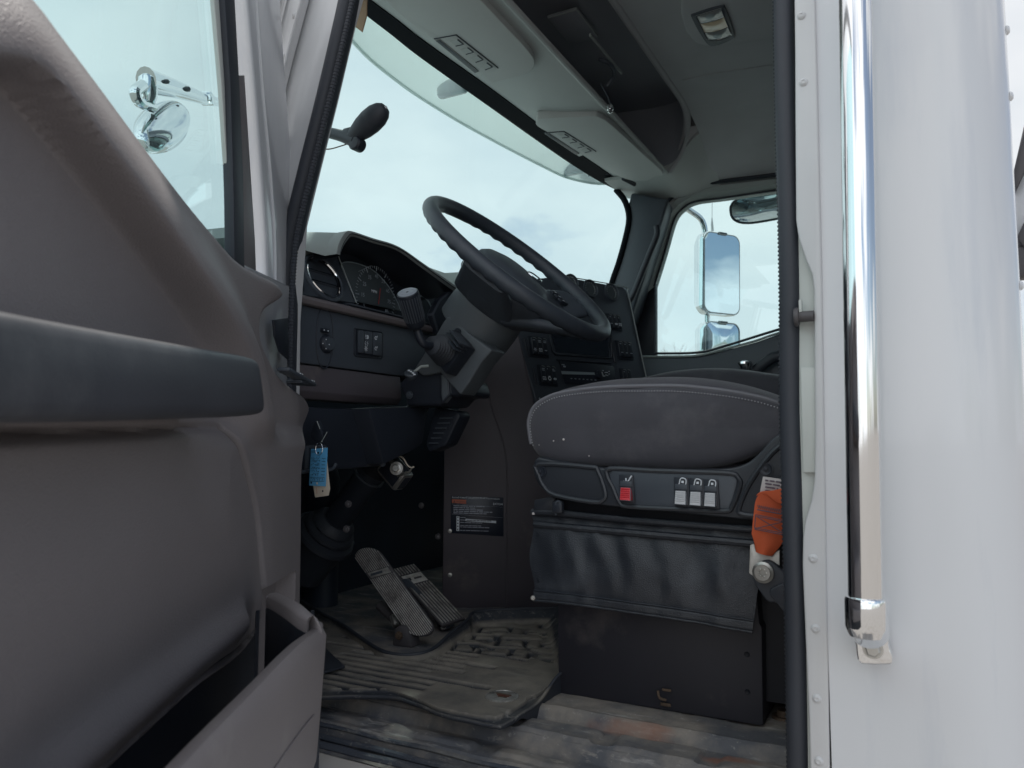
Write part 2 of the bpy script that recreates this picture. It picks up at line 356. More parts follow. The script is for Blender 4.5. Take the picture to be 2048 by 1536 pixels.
# ------------------------------------------------------------------ truck cab shell
cab = thing('truck_cab', 'white truck cab seen through its open driver door, black rubber seals and riveted door frame', 'truck cab', (-.5, 1.9, -1.6))
# skin behind the driver door (flat, rounded rear corner, back wall)
prof = [(-.098, .95), (-.04, .95), (.0, .95), (.023, .95)]+[(.023+.09*math.sin(a), 1.04-.09*math.cos(a)) for a in [math.pi/2*k/10 for k in range(1, 11)]]+[(.113, 1.5), (.113, 2.4), (.113, 2.86)]
mb = MB(); rows = []
for i in range(49):
    z = -.8+i*(2.15/48); rows.append([V((x, y, z)) for x, y in prof])
mb.grid(rows, M['white']); mb.grid([[p+V((-.012 if p.y > 1.1 else 0, .012, 0)) for p in r] for r in (rows[0], rows[-1])], M['jamb'])
mb.build('side_panel', cab, ang=50)
# rivets on the rounded rear corner
for px, py in ((2014, 58), (2024, 190), (2043, 570)):
    a = ray(px-6, py); t = 1.025/a.y; P = V((.1125, 1.03, (a*t).z))
    mb = MB(); mb.lathe(P, (1, -.12, 0), [(0, .0055), (.0012, .0055), (.0032, .0035), (.0038, 0)], M['white'], 16); mb.build('rivet', cab)
# riveted flange of the door frame
Lf = [(1588, -60), (1590, 100), (1591, 300), (1592, 440), (1597, 475), (1612, 520), (1624, 548), (1628, 580), (1629, 720), (1630, 860), (1629, 960), (1623, 1000), (1611, 1040), (1606, 1075), (1605, 1130), (1612, 1300), (1618, 1440), (1622, 1600)]
Rf = [(1660, 1600), (1652, 1100), (1644, 560), (1633, 100), (1629, -60)]
mb = MB(); mb.prism(SKIN.pts(Lf+Rf, .005), (0, .012, 0), M['jamb'], .0022, 3)
fl = mb.build('door_frame_flange', cab)
for px, py in ((1603, 32), (1607, 165), (1626, 1117), (1631, 1257), (1634, 1397), (1638, 1522)):
    mb = MB(); mb.lathe(SKIN(px, py, .0045), (0, -1, 0), [(0, .0052), (.001, .0052), (.0028, .0036), (.0034, .0022), (.0026, .0018), (.0024, 0)], M['jamb'], 20); mb.build('rivet', fl)
# recessed inner jamb with plate
mb = MB(); mb.prism(SKIN.pts([(1590, -60), (1592, 600), (1594, 1000), (1596, 1600), (1668, 1600), (1652, -60)], -.012), (0, .05, 0), M['jambg'], .002)
mb.build('inner_jamb', cab)
mb = MB(); mb.prism(SKIN.pts([(1601, 735), (1630, 735), (1634, 945), (1606, 945)], -.004), (0, .008, 0), M['jambg'], .001); mb.build('jamb_plate', cab)
# striker pin
mb = MB(); P = SKIN(1624, 632, .004); X = V((-1, 0, 0))
mb.lathe(P, X, [(-.002, .0065), (.012, .0065), (.012, .0062), (.0145, .0062), (.0145, .0108), (.0175, .0115), (.0195, .0108), (.0205, .006)], M['smoke'], 24); mb.box(P+V((-.0125, .002, .012)), (.003, .01, .016), M['jambg'])
mb.build('striker_pin', cab)
# door seals
def seal(name, pts, r, off, ribs=False):
    P = resample(spline(SKIN.pts(pts, off), 8), 160); mb = MB()
    mb.tube(P, r, M['rubber'], 14, ry=1.0); return mb, P
mb, P = seal('s', [(1567, -80), (1570, 120), (1574, 300), (1578, 430), (1581, 600), (1581, 800), (1585, 950), (1589, 1100), (1594, 1300), (1599, 1640)], .0128, -.018)
P2 = [p+V((-.009, .012, 0)) for p in P]
P3 = resample(P2, 1200); mb.tube(P3, [.006+.0012*(1 if (i//3) % 2 else 0) for i in range(1200)], M['rubber'], 8)
mb.build('door_seal', cab)
fp = [(716, -80), (690, 40), (655, 190), (620, 330), (592, 445), (581, 520), (576, 620), (573, 760), (572, 900)]
P = resample(spline(SKIN.pts(fp, -.04), 8), 160); mb = MB(); mb.tube(P, .0165, M['rubber'], 14, ry=1.25, up=(1, 0, 0))
P = resample(spline(SKIN.pts([(a+7, b) for a, b in fp], -.02), 8), 900); mb.tube(P, [.0045+.0011*(1 if (i//3) % 2 else 0) for i in range(900)], M['rubber'], 8)
mb.build('door_seal', cab)
# front pillar of the door opening
mb = MB(); mb.prism(SKIN.pts([(604, -60), (718, -60), (690, 40), (655, 190), (620, 330), (592, 445), (578, 640), (574, 950), (520, 950), (536, 280)], -.03), (0, .03, 0), M['jamb'], .003)
pl = mb.build('front_pillar', cab)
mb = MB(); mb.prism(SKIN.pts([(505, -60), (622, -60), (574, 120), (540, 262), (530, 500), (480, 500)], -.012), (0, .014, 0), M['jamb'], .002)
mb.tube(spline(SKIN.pts([(618, -60), (575, 105), (537, 275)], -.004), 6), .0028, M['jamb'], 8)
mb.tube(spline(SKIN.pts([(585, -60), (556, 60), (533, 190)], -.006), 6), .005, M['jamb'], 8, ry=.4)
st = mb.build('rivet_strip', pl)
for px, py in ((589, 32), (569, 113), (549, 194)):
    mb = MB(); mb.lathe(SKIN(px, py, -.012), (0, -1, 0), [(0, .0052), (.001, .0052), (.003, .0036), (.0038, .0022), (.0028, .0018), (.0026, 0)], M['jamb'], 20); mb.build('rivet', cab)
# dark garnish left of the pillar top
mb = MB(); mb.prism(SKIN.pts([(514, -60), (552, -60), (543, 0), (524, 84), (515, 30)], .02), (0, .008, 0), M['brownl'], .001); mb.build('hinge_cover', cab)

# cab shell boards: roof, back, firewall, floor, lower sides, passenger side
mb = MB(); mb.box((-.49, 1.9, 1.3), (1.2, 1.96, .05), M['white'], bev=.02); mb.box((-.6, .985, 1.2), (1.4, .06, .2), M['white'], bev=.02); mb.build('roof', cab)
mb = MB(); mb.box((.07, 1.9, .25), (.05, 1.8, 1.9), M['dark']); mb.build('back_wall', cab)
mb = MB(); mb.box((-.055, 1.0, .25), (.09, .08, 1.9), M['darker']); mb.build('rear_pillar_trim', cab)
mb = MB(); mb.box((-.74, 1.92, -.6), (1.7, 1.9, .19), M['jamb']); mb.box((-.74, .955, -.7), (1.7, .02, .3), M['white'], bev=.004)
mb.build('lower_body', cab)
mb = MB(); mb.box((-1.5, 1.9, -.1), (.04, 1.9, .72), M['kick']); mb.box((-1.65, 1.9, -.5), (.32, 1.86, .28), M['kick'])
# kick panel at the hinge side and soft duct shapes in the footwell
mb.box((-1.255, 1.02, -.082), (.43, .03, .7), M['kick'])
mb.box((-1.26, .975, -.3), (.46, .03, 1.16), M['white'], bev=.01)
mb.build('firewall', cab)
mb = MB(); mb.tube([V((-1.42, 1.56, -.5)), V((-1.42, 1.56, -.1)), V((-1.42, 1.52, .0))], .05, M['kick'], 16, ry=.8)
mb.build('heater_duct', cab)
for px, py in ((843, 1011), (876, 1073), (693, 1058), (697, 1008)):
    mb = MB(); mb.lathe(hy(px, py, 1.62 if px > 800 else 1.25), (.4, -1, 0), [(0, .008), (.003, .007), (.003, .004), (.007, .0038), (.008, 0)], M['smoke'], 12); mb.build('bolt', cab)

# floor with moulded sill
mb = MB(); rows = []
nx = 300; yl = [.94+.0032*k for k in range(88)]; yl += [yl[-1]+(2.78-yl[-1])*(k/28)**1.3 for k in range(1, 29)]
for y in yl:
    r = []
    for i in range(nx+1):
        x = -1.55+1.66*i/nx
        z = -.43
        z -= .016*sstep(1.14, 1.128, y)+.02*sstep(1.062, 1.05, y)+.022*sstep(1.0, .99, y)
        z += .0022*noise.noise(V((x*14, y*18, 0)))+.0012*noise.noise(V((x*40, y*50, 3)))
        z += .003*(math.exp(-((y-1.146)/.004)**2)+math.exp(-((y-1.068)/.003)**2))
        # moulded rectangles along the sill
        if 1.065 < y < 1.12:
            ph = (x+1.5) % .155
            z += .006*(sstep(0, .008, ph)-sstep(.125, .133, ph))*sstep(1.065, 1.072, y)*sstep(1.12, 1.112, y)
        if 1.01 < y < 1.04:
            ph = (x+1.42) % .21
            z += .005*(sstep(0, .008, ph)-sstep(.17, .178, ph))*sstep(1.01, 1.016, y)*sstep(1.04, 1.034, y)
        r.append(V((x, y, z)))
    rows.append(r)
mb.grid(rows, M['floor']); fo = mb.build('floor_covering', cab)
mb = MB()
zz = [(.955, -.492), (.96, -.486), (.985, -.484)]
for k, (y, z, r) in enumerate([(.958, -.486, .006), (.978, -.483, .005), (.998, -.473, .004)]):
    P = resample([V((-1.3, y, z)), V((.0, y, z))], 80); P = [p+V((0, .002*noise.noise(V((p.x*9, k*3, 0))), .0025*noise.noise(V((p.x*11, k*5+2, 0))))) for p in P]
    mb.tube(P, r, M['sill'], 8, ry=1.3)
mb.build('sill_ribs', cab)

# passenger side: pillar, window surround belong to the shell; the door is its own thing
inner = [(1309, 573), (1330, 505), (1349, 440), (1367, 417), (1391, 404), (1450, 396), (1554, 381), (1680, 364)]
outer = [(1266, 617), (1290, 556), (1326, 440), (1340, 412), (1368, 388), (1402, 376), (1554, 357), (1680, 338)]
a = resample(spline(PAS.pts(inner, .0), 6), 60); b = resample(spline(PAS.pts(outer, .03), 6), 60)
mid = [p.lerp(q, .5)+V((0, -.012, 0)) for p, q in zip(a, b)]
mb = MB(); mb.grid([[p+V((0, .04, 0)) for p in a], a, mid, b, [p+V((0, .03, 0)) for p in b]], M['grey'])
mb.tube([p+V((0, -.004, 0)) for p in a], .004, M['rubber'], 8)
o2 = resample(spline(PAS.pts([(x-6, y-7) for x, y in outer], .035), 6), 60); mb.tube(o2, .008, M['darker'], 10)
mb.build('window_surround', cab)
# passenger A pillar cover
P1 = [(1262, 384), (1338, 398), (1325, 440), (1290, 552), (1262, 640), (1246, 700), (1180, 700), (1224, 566), (1248, 485), (1259, 440), (1256, 410)]
mb = MB(); A = [hy(x, y, 2.72) for x, y in P1]; mb.prism(A, (-.02, .16, 0), M['dark'], .012, 3); mb.build('pillar_cover', cab)
# rest of the passenger wall, kept beyond the window
mb = MB(); mb.box((-.09, 2.9, .3), (.38, .05, 2.0), M['dark']); mb.box((-.44, 2.9, 1.12), (.9, .05, .28), M['header']); mb.box((-1.3, 2.88, -.05), (.6, .05, .72), M['dark'])

mb.build('passenger_side_wall', cab)
# windshield and its black band
lowb = [(690, -8), (732, 29), (785, 70), (842, 115), (978, 212), (1115, 309), (1190, 357), (1232, 379)]
upb = [(704, -20), (734, 2), (788, 42), (842, 84), (978, 180), (1115, 281), (1192, 333), (1240, 366)]
a = resample(spline([hz(x, y, 1.0) for x, y in lowb], 6), 50); b = resample(spline([hz(x, y, 1.005) for x, y in upb], 6), 50)
mb = MB(); mb.sheet([[p+V((0, 0, -.002)) for p in a], [p+V((.012, 0, -.004)) for p in b]], (0, 0, .006), M['band'])
side = [(1232, 379), (1250, 402), (1258, 436), (1250, 480), (1236, 530), (1222, 572), (1190, 700)]
c = resample(spline([hy(x, y, 2.72) for x, y in side], 6), 30); mb.tube(c, .012, M['band'], 8)
mb.tube([V((-1.0, 1.02, .98)), a[0]], .02, M['darker'], 8)
mb.build('windshield_band', cab)
gl = [[p+V((.012, 0, .006)) for p in [V((-.86, 1.03, 1.0))]+a+[V((-.97, 2.85, 1.0)), V((-.9, 3.02, 1.0))]]]
top = resample(gl[0], 60)
bot = [V((-1.28-.36*math.sin(math.pi*(i/59))**.8, 1.0+2.05*i/59, .2)) for i in range(60)]
rows = [[t.lerp(q, k/12)+V((-.03*math.sin(math.pi*k/12), 0, 0)) for t, q in zip(top, bot)] for k in range(13)]
mb = MB(); mb.grid(rows, M['glassw']); mb.build('windshield', cab)

# roof lining: header shelf, shelf opening, ceiling and side cove
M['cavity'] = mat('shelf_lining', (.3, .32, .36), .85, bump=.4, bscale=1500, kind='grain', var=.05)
mb = MB(); lip = [V((-.767, 1.0+1.62*i/49, .98)) for i in range(50)]
bb = [p+V((0, 0, .002)) for p in b]; bb[0] = V((bb[0].x+.02, 1.0, 1.0)); bb = resample(bb, 50)
rows = []
for k in range(13):
    t = k/12; rows.append([p.lerp(q, t)+V((0, 0, -.012*math.sin(math.pi*t))) for p, q in zip(bb, lip)])
mb.sheet(rows, (0, 0, .012), M['header'])
mb.tube([p+V((0, 0, .004)) for p in lip], .009, M['header'], 10)
mb.build('header_shelf', cab)
mb = MB()   # shelf cavity
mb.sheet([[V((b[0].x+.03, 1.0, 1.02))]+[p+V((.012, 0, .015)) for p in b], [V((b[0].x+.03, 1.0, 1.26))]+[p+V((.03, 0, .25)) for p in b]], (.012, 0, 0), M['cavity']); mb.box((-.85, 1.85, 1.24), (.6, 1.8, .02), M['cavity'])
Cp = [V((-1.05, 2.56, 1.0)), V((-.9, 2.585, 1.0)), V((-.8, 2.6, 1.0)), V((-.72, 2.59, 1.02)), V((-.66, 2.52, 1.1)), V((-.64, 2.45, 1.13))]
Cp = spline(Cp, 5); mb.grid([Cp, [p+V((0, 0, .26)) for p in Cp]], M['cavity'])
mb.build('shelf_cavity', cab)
mb = MB()   # ceiling behind the shelf opening
rows = []
def ceil(x, y):
    z = 1.135
    z -= .17*max(0, (y-2.35)/.5)**2.2
    z -= .05*max(0, (1.25-y)/.3)**2 if y < 1.25 else 0
    z -= .012*sstep(-.25, -.29, x)*sstep(1.55, 1.65, y)*0
    return z
ys = [1.0+1.85*j/46 for j in range(47)]
for i in range(30):
    x = -.64+.75*i/29; rr = []
    for y in ys:
        xx = x
        if i == 0: xx = -.64-.05*sstep(2.3, 2.6, y)*0
        rr.append(V((xx, y, ceil(x, y))))
    rows.append(rr)
mb.sheet(rows, (0, 0, .014), M['roof']); mb.tube(resample(spline([V((-.645, y, ceil(-.64, y)+.006)) for y in (1.0, 1.4, 1.8, 2.2, 2.42)]+[V((-.665, 2.53, 1.105)), V((-.71, 2.6, 1.04)), V((-.76, 2.625, .99))], 6), 60), .013, M['roof'], 10)
mb.build('roof_lining', cab)
mb = MB()   # corner between shelf end, ceiling and passenger window
rows = []
for i in range(16):
    x = -1.0+.38*i/15; rr = []
    for k in range(10):
        y = 2.6+.26*k/9; zt = .985+(.12*sstep(-.78, -.62, x)); z = zt-(zt-(.94+.055*(1-sstep(-1.0, -.88, x))))*((k/9)**1.6); rr.append(V((x, y, z)))
    rows.append(rr)
mb.sheet(rows, (0, 0, .012), M['header']); mb.box((-.7, 2.75, 1.2), (.62, .26, .12), M['roof']); mb.build('corner_lining', cab)
# raised plate around the dome light
mb = MB(); zc = 1.134
q = [hz(x, y, zc) for x, y in ((1362, -30), (1362, 20), (1372, 55), (1392, 78), (1420, 86), (1500, 74), (1640, 52), (1640, -60))]
mb.prism(q, (0, 0, -.014), M['roof'], .009, 4); mb.build('ceiling_console', cab)
mb = MB(); P = spline([hz(1365, 160, 1.134), hz(1440, 145, 1.134), hz(1560, 128, 1.134)], 6); mb.tube(P, .0022, M['roof'], 6); mb.build('ceiling_seam', cab)
# radio bracket with slotted bar inside the shelf opening
mb = MB(); c0 = hz(1180, 70, 1.08); c1 = hz(1243, 146, 1.08); mb.tube([c0, c1], .006, M['grey'], 8, ry=.5)
mb.box((c0+c1)/2+V((-.1, 0, .11)), (.09, .16, .01), M['cavity'], bev=.003); mb.tube(spline([hz(1198, 118, 1.06), hz(1222, 130, 1.05), hz(1228, 152, 1.04), hz(1214, 172, 1.02)], 6), .006, M['dark'], 8)
mb.build('radio_bracket', cab)

# grab handle at the passenger pillar
mb = MB(); P = resample(spline([hy(x, y, 2.66) for x, y in ((1313, 452), (1314, 470), (1300, 505), (1282, 550), (1266, 590), (1256, 604))], 8), 30)
mb.tube(P, .012, M['darker'], 12); gh = mb.build('grab_handle'); tag(gh, 'black grab handle on the far windshield pillar', 'grab handle')

# hood in front of the windshield
mb = MB(); mb.box((-2.45, 1.92, -.45), (1.5, 1.5, 1.05), M['white'], bev=.12, seg=4); mb.build('hood', cab)
# exterior sun visor above the windshield
ve = [(640, 20), (702, 82), (739, 120), (790, 161), (842, 198), (927, 250), (1013, 297), (1081, 332), (1132, 356), (1184, 368), (1212, 369)]
e = resample(spline([hz(x, y, 1.0) for x, y in ve], 6), 50); top = resample([p+V((-.03, 0, .06)) for p in a], 50)
rows = [[t.lerp(q, k/8)+V((0, 0, .012*math.sin(math.pi*k/8))) for t, q in zip(top, e)] for k in range(9)]
mb = MB(); mb.sheet(rows, (0, 0, .006), M['shade']); mb.tube([p+V((0, 0, .003)) for p in e], .005, M['shade'], 8)
vi = mb.build('exterior_visor'); tag(vi, 'curved white exterior sun shade above the windshield, seen through the glass', 'sun shade')
for px in ((905, 175), (1150, 336)):
    p = hz(px[0], px[1], 1.03); mb = MB(); mb.box(p, (.1, .03, .05), M['white'], bev=.012, seg=3); mb.parent = None
    P = vi; ob = mb.build('mounting_bracket', vi)
# ------------------------------------------------------------------ open driver door
door = thing('driver_door', 'open driver door with brown-grey trim panel, dark armrest and long storage pocket', 'truck door', (-.86, .55, -1.2))
def sz(px, py, off=.1):
    p = DOOR(px, py, off)-DB; return (p.dot(Dd), p.z)
import numpy as np
def pdist(S_, Z_, pl):
    """signed distance to a polyline in (s, z); positive on its left side"""
    best = np.full(S_.shape, 1e9); sg = np.ones(S_.shape)
    for a, b in zip(pl, pl[1:]):
        ax, ay = a; bx, by = b; dx, dy = bx-ax, by-ay; l = dx*dx+dy*dy
        if l < 1e-12: continue
        t = np.clip(((S_-ax)*dx+(Z_-ay)*dy)/l, 0, 1); d = np.hypot(S_-ax-dx*t, Z_-ay-dy*t)
        m = d < best; best = np.where(m, d, best); sg = np.where(m, np.where(dx*(Z_-ay)-dy*(S_-ax) > 0, 1, -1), sg)
    return best*sg
def nst(a, b, x):
    t = np.clip((x-a)/(b-a), 0, 1); return t*t*(3-2*t)
def s2(pts, off=.1, n=5): return [(v.x, v.y) for v in spline([V((*sz(x, y, off), 0)) for x, y in pts], n)]
# outline of the trim (front edge and window sill)
OUT = [(-140, -330), (0, -155), (110, -15), (130, 15), (205, 118), (330, 290), (462, 462), (500, 505), (556, 547), (577, 568), (583, 592), (577, 612), (560, 626), (546, 642), (543, 664), (556, 700), (576, 738), (598, 764), (620, 777), (631, 794), (634, 815), (632, 838), (620, 864), (604, 890), (598, 930), (597, 970), (596, 1100), (593, 1300), (592, 1700)]
OUTs = s2(OUT, .09, 5)
BAND = s2([(-500, 150), (-300, 110), (-120, 92), (0, 98), (60, 112), (105, 148), (175, 232), (300, 392), (420, 556), (490, 665), (525, 745), (548, 860), (560, 1000), (566, 1200), (570, 1700)], .112)      # crest line of the raised border
FIELD = s2([(-500, 240), (-300, 196), (-120, 176), (0, 178), (40, 190), (70, 222), (150, 328), (240, 452), (320, 560), (385, 660), (420, 740), (440, 830)], .088)
SEAM = s2([(-300, 880), (0, 868), (300, 860), (462, 853), (480, 870), (500, 940), (518, 1020), (528, 1120), (532, 1230), (500, 1290), (420, 1350), (330, 1432), (210, 1545), (100, 1660)])
RIDGE = s2([(470, 1250), (380, 1320), (250, 1430), (110, 1550), (0, 1650)])
def inpoly(S_, Z_, pl):
    c = np.zeros(S_.shape, bool); j = len(pl)-1
    for i in range(len(pl)):
        xi, yi = pl[i]; xj, yj = pl[j]
        if abs(yi-yj) > 1e-9: c ^= ((yi > Z_) != (yj > Z_)) & (S_ < (xj-xi)*(Z_-yi)/(yj-yi)+xi)
        j = i
    return np.where(c, 1, -1)
def hgt(S_, Z_):
    b = -np.abs(pdist(S_, Z_, BAND))*inpoly(S_, Z_, BAND+[(3, -1), (3, BAND[0][1])]); f = -np.abs(pdist(S_, Z_, FIELD))*inpoly(S_, Z_, FIELD+[(FIELD[-1][0], -1), (3, -1), (3, FIELD[0][1])]); o = np.abs(pdist(S_, Z_, OUTs))
    dS = np.abs(pdist(S_, Z_, SEAM))*inpoly(S_, Z_, SEAM+[(3, SEAM[-1][1]), (3, SEAM[0][1])]); r = np.abs(pdist(S_, Z_, RIDGE))
    up = nst(-.01, .035, Z_)
    # raised border: crest stands out, falls gently to the window sill and steeply to the inner field
    hb = .1+.014*up-.034*nst(.0, .09, b)*up
    w = np.where(f > 0, np.abs(b)/(np.abs(b)+np.abs(f)+1e-6), 1)
    hd = .1+.014*up-.04*nst(.1, .75, w)*up-.004*(1-up)*nst(0, .05, -b)+np.where(f < 0, .012*nst(0, .14, -f), 0)*up
    h = np.where(b > 0, hb, hd)
    low = nst(.03, .0, Z_)
    h = h-low*.02*np.exp(-(dS/.0045)**2)
    h = h+low*np.where(dS > 0, .012*nst(0, .12, dS)+.018*np.exp(-(r/.022)**2), 0)
    h = h-np.where((dS < 0) & (Z_ < -.2) & (S_ > .15), .03*nst(0, .03, -dS), 0)
    h = h+.012*np.exp(-(((S_-.13)/.07)**2+((Z_-.05)/.05)**2))+.01*np.exp(-(((S_-.24)/.05)**2+((Z_-.235)/.03)**2))
    h = h-.03*(1-nst(0, .026, o))**2
    return h
# even grid in the door plane, cut to the outline, edge vertices snapped onto it
OP = OUTs+[(3, -1), (3, 3), (OUTs[0][0], 3)]
OP = OUTs+[(1.2, OUTs[-1][1]), (1.2, OUTs[0][1])]
gs = np.linspace(-.04, 1.12, 351); gz = np.linspace(-.62, .37, 301); SS, ZZ = np.meshgrid(gs, gz)
ins_ = inpoly(SS, ZZ, OP) > 0; near_ = np.abs(pdist(SS, ZZ, OUTs)) < .0036; pt = {}
for j in range(301):
    for i in range(351):
        if not ins_[j, i] and near_[j, i]:
            x, y = SS[j, i], ZZ[j, i]; best = 9; bp_ = None
            for a, b in zip(OUTs, OUTs[1:]):
                dx, dy = b[0]-a[0], b[1]-a[1]; l = dx*dx+dy*dy
                if l < 1e-12 or abs(a[0]-x) > .2: continue
                t = max(0, min(1, ((x-a[0])*dx+(y-a[1])*dy)/l)); d = math.hypot(x-a[0]-dx*t, y-a[1]-dy*t)
                if d < best: best = d; bp_ = (a[0]+dx*t, a[1]+dy*t)
            SS[j, i], ZZ[j, i] = bp_
HH = hgt(SS, ZZ); keep = ins_ | near_
tb = bmesh.new(); vi_ = {}
for j in range(301):
    for i in range(351):
        if keep[j, i]: vi_[j, i] = tb.verts.new(dw(float(SS[j, i]), float(HH[j, i]), float(ZZ[j, i])))
for j in range(300):
    for i in range(350):
        q_ = [(j, i), (j, i+1), (j+1, i+1), (j+1, i)]
        if all(k in vi_ for k in q_) and any(ins_[k] for k in q_): tb.faces.new([vi_[k] for k in q_])
bmesh.ops.delete(tb, geom=[v for v in tb.verts if not v.link_faces], context='VERTS')
be = [e for e in tb.edges if len(e.link_faces) == 1]; ex = bmesh.ops.extrude_edge_only(tb, edges=be)
for v in [g for g in ex['geom'] if isinstance(g, bmesh.types.BMVert)]: v.co -= Dm*.05
mb = MB(); mb.mi(M['door']); bmesh.ops.recalc_face_normals(tb, faces=tb.faces); mb._merge(tb)
mb.build('trim_panel', door, ang=60, base='keep')

def dz(l, off): return [DOOR(x, y, off) for x, y in l]
mb = MB(); c = [DOOR(x, y, .135) for x, y in ((562, 738), (600, 752), (632, 778), (588, 770))]
for a0, a1, w in (((566, 738), (598, 756), 1), ((592, 752), (622, 770), 1)):
    A = DOOR(*a0, .092); B = DOOR(*a1, .1); ax = (B-A).normalized(); mb.box((A+B)/2, ((B-A).length, .02, .006), M['dark'], (ax, Dm, ax.cross(Dm)), bev=.002)
    mb.box((A+B)/2+ax*(B-A).length*.35+Zv*.004, (.008, .018, .004), M['mark'] if 0 else M['lgrey'], (ax, Dm, ax.cross(Dm)), bev=.001)
mb.box(DOOR(598, 766, .088), (.06, .026, .005), M['darker'], (Dd*-1, Dm, Zv), bev=.002)
mb.build('window_switch', door)
# dark latch opening by the grip
mb = MB(); mb.prism(dz([(543, 640), (572, 636), (574, 720), (556, 704), (546, 672)], .06), Dm*.004, M['darker'], .001); mb.build('latch_recess', door)

# armrest
mb = MB(); T = [(-.02, 0, .013), (0, 0, 0)]
at = spline([DOOR(x, y, .18) for x, y in ((-500, 500), (-200, 566), (0, 611), (200, 652), (400, 690), (500, 709), (528, 718))], 8)
ab = spline([DOOR(x, y, .18) for x, y in ((-500, 852), (-200, 850), (0, 848), (200, 845), (400, 838), (500, 834), (543, 829))], 8)
at = resample(at, 90); ab = resample(ab, 90); rows = []
for i, (p, q) in enumerate(zip(at, ab)):
    u = i/89; k_ = 1-sstep(.965, 1, u)*.12; c = (p+q)/2; th = .045; r = []
    for k in range(28):
        an = 2*math.pi*k/28; ca = math.cos(an); sa = math.sin(an)
        r.append(c+(p-q)*.5*k_*math.copysign(abs(sa)**.34, sa)+Dm*(math.copysign(abs(ca)**.3, ca)*th-th-.01*max(0, sa)*0-(.012*sstep(.965, 1, u))))
    rows.append(r)
mb.grid(rows, M['armrest'], cu=True, cap=True); mb.build('armrest', door, ang=50)

# storage pocket
mb = MB()
rim_o = [DOOR(x, y, o) for x, y, o in ((541, 1192, .125), (560, 1192, .14), (600, 1212, .19), (632, 1240, .215), (645, 1262, .22), (600, 1300, .222), (520, 1385, .222), (430, 1480, .222), (330, 1590, .222), (150, 1790, .222))]
rim_o = resample(spline(rim_o, 8), 90)
def lower(p, k):   # outer wall falls from the rim and turns under
    s = (p-DB).dot(Dd); n = (p-DB).dot(Dm)
    z = p.z; drop = [(0, 0), (.004, .008), (.003, .03), (0, .08), (-.004, .14), (-.02, .19), (-.055, .23), (-.1, .25)][k]
    nn = n+drop[0]*(1 if k else 1); return dw(s+(.0+.012*max(0, k-4)*.6 if n < .2 else 0), max(.08, nn), z-drop[1])
wall = [[lower(p, k) for p in rim_o] for k in range(8)]
mb.grid(wall, M['pocket'])
rim_i = []
for i, p in enumerate(rim_o):
    s = (p-DB).dot(Dd); n = (p-DB).dot(Dm); j = min(len(rim_o)-1, i+1); t = (rim_o[j]-rim_o[max(0, i-1)]).normalized()
    nr = t.cross(Zv).normalized(); 
    if nr.dot(Dm) > 0: nr = -nr
    rim_i.append(p+nr*.016+V((0, 0, -.001)))
mb.grid([rim_o, [p.lerp(q, .15)+Zv*.004 for p, q in zip(rim_o, rim_i)], [p.lerp(q, .8)+Zv*.004 for p, q in zip(rim_o, rim_i)], rim_i, [q-Zv*.012 for q in rim_i]], M['pocket'])
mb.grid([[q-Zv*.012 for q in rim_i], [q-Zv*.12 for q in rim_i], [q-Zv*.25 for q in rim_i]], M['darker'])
mb.tube(spline([DOOR(x, y, .115) for x, y in ((550, 1196), (549, 1250), (552, 1300), (556, 1400))], 5), .006, M['pocket'], 10)
ln = [lower(p, 3)+Dm*.001 for p in rim_o[30:]]; mb.tube(ln, .0011, M['pocket'], 6)
mb.build('storage_pocket', door, ang=60)
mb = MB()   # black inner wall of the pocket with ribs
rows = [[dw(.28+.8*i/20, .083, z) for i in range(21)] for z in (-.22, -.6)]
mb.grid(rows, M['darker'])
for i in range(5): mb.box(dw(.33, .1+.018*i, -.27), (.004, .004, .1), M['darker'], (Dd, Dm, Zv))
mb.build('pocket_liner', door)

# window: glass, run channel, white frame post
mb = MB(); mb.prism([DOOR(452, 600, .045), DOOR(452, 400, .045), DOOR(434, -60, .045), DOOR(425, -260, .045), dw(1.1, .045, .9), dw(1.1, .045, .2)], Dm*.004, M['glassd']); mb.build('window_glass', door)
mb = MB(); mb.prism([DOOR(x, y, .05) for x, y in ((424, -60), (446, -60), (459, 170), (467, 350), (470, 560), (449, 560), (447, 400), (440, 170))], Dm*.014, M['rubber'], .002)
mb.build('window_channel', door)
mb = MB(); mb.prism([DOOR(x, y, .05) for x, y in ((414, -60), (428, -60), (447, 170), (449, 330), (445, 330), (434, 170))], Dm*.006, M['jambg'], .001)
mb.prism([DOOR(x, y, .03) for x, y in ((456, 150), (470, 150), (492, 480), (497, 620), (462, 620), (462, 300))], Dm*.014, M['brownl'], .001)
mb.build('window_bead', door)
mb = MB(); mb.prism([DOOR(x, y, -.0) for x, y in ((442, -60), (518, -60), (532, 150), (547, 330), (556, 480), (557, 640), (494, 640), (489, 470), (468, 210))], Dm*.035, M['white'], .008, 4)
mb.tube(spline([DOOR(x, y, .036) for x, y in ((508, -60), (524, 160), (541, 350), (549, 480), (551, 600))], 5), .0028, M['white'], 8)
mb.build('frame_post', door)
mb = MB(); mb.prism([dw(.0, -.0, .28), dw(.0, 0, -.62), dw(1.1, 0, -.62), dw(1.1, 0, .2)], Dm*.045, M['white'], .004); mb.build('outer_skin', door)
mb = MB(); mb.tube([dw(.12, .03, .9), dw(1.1, .03, .9)], .02, M['white'], 10); mb.build('window_top_rail', door)

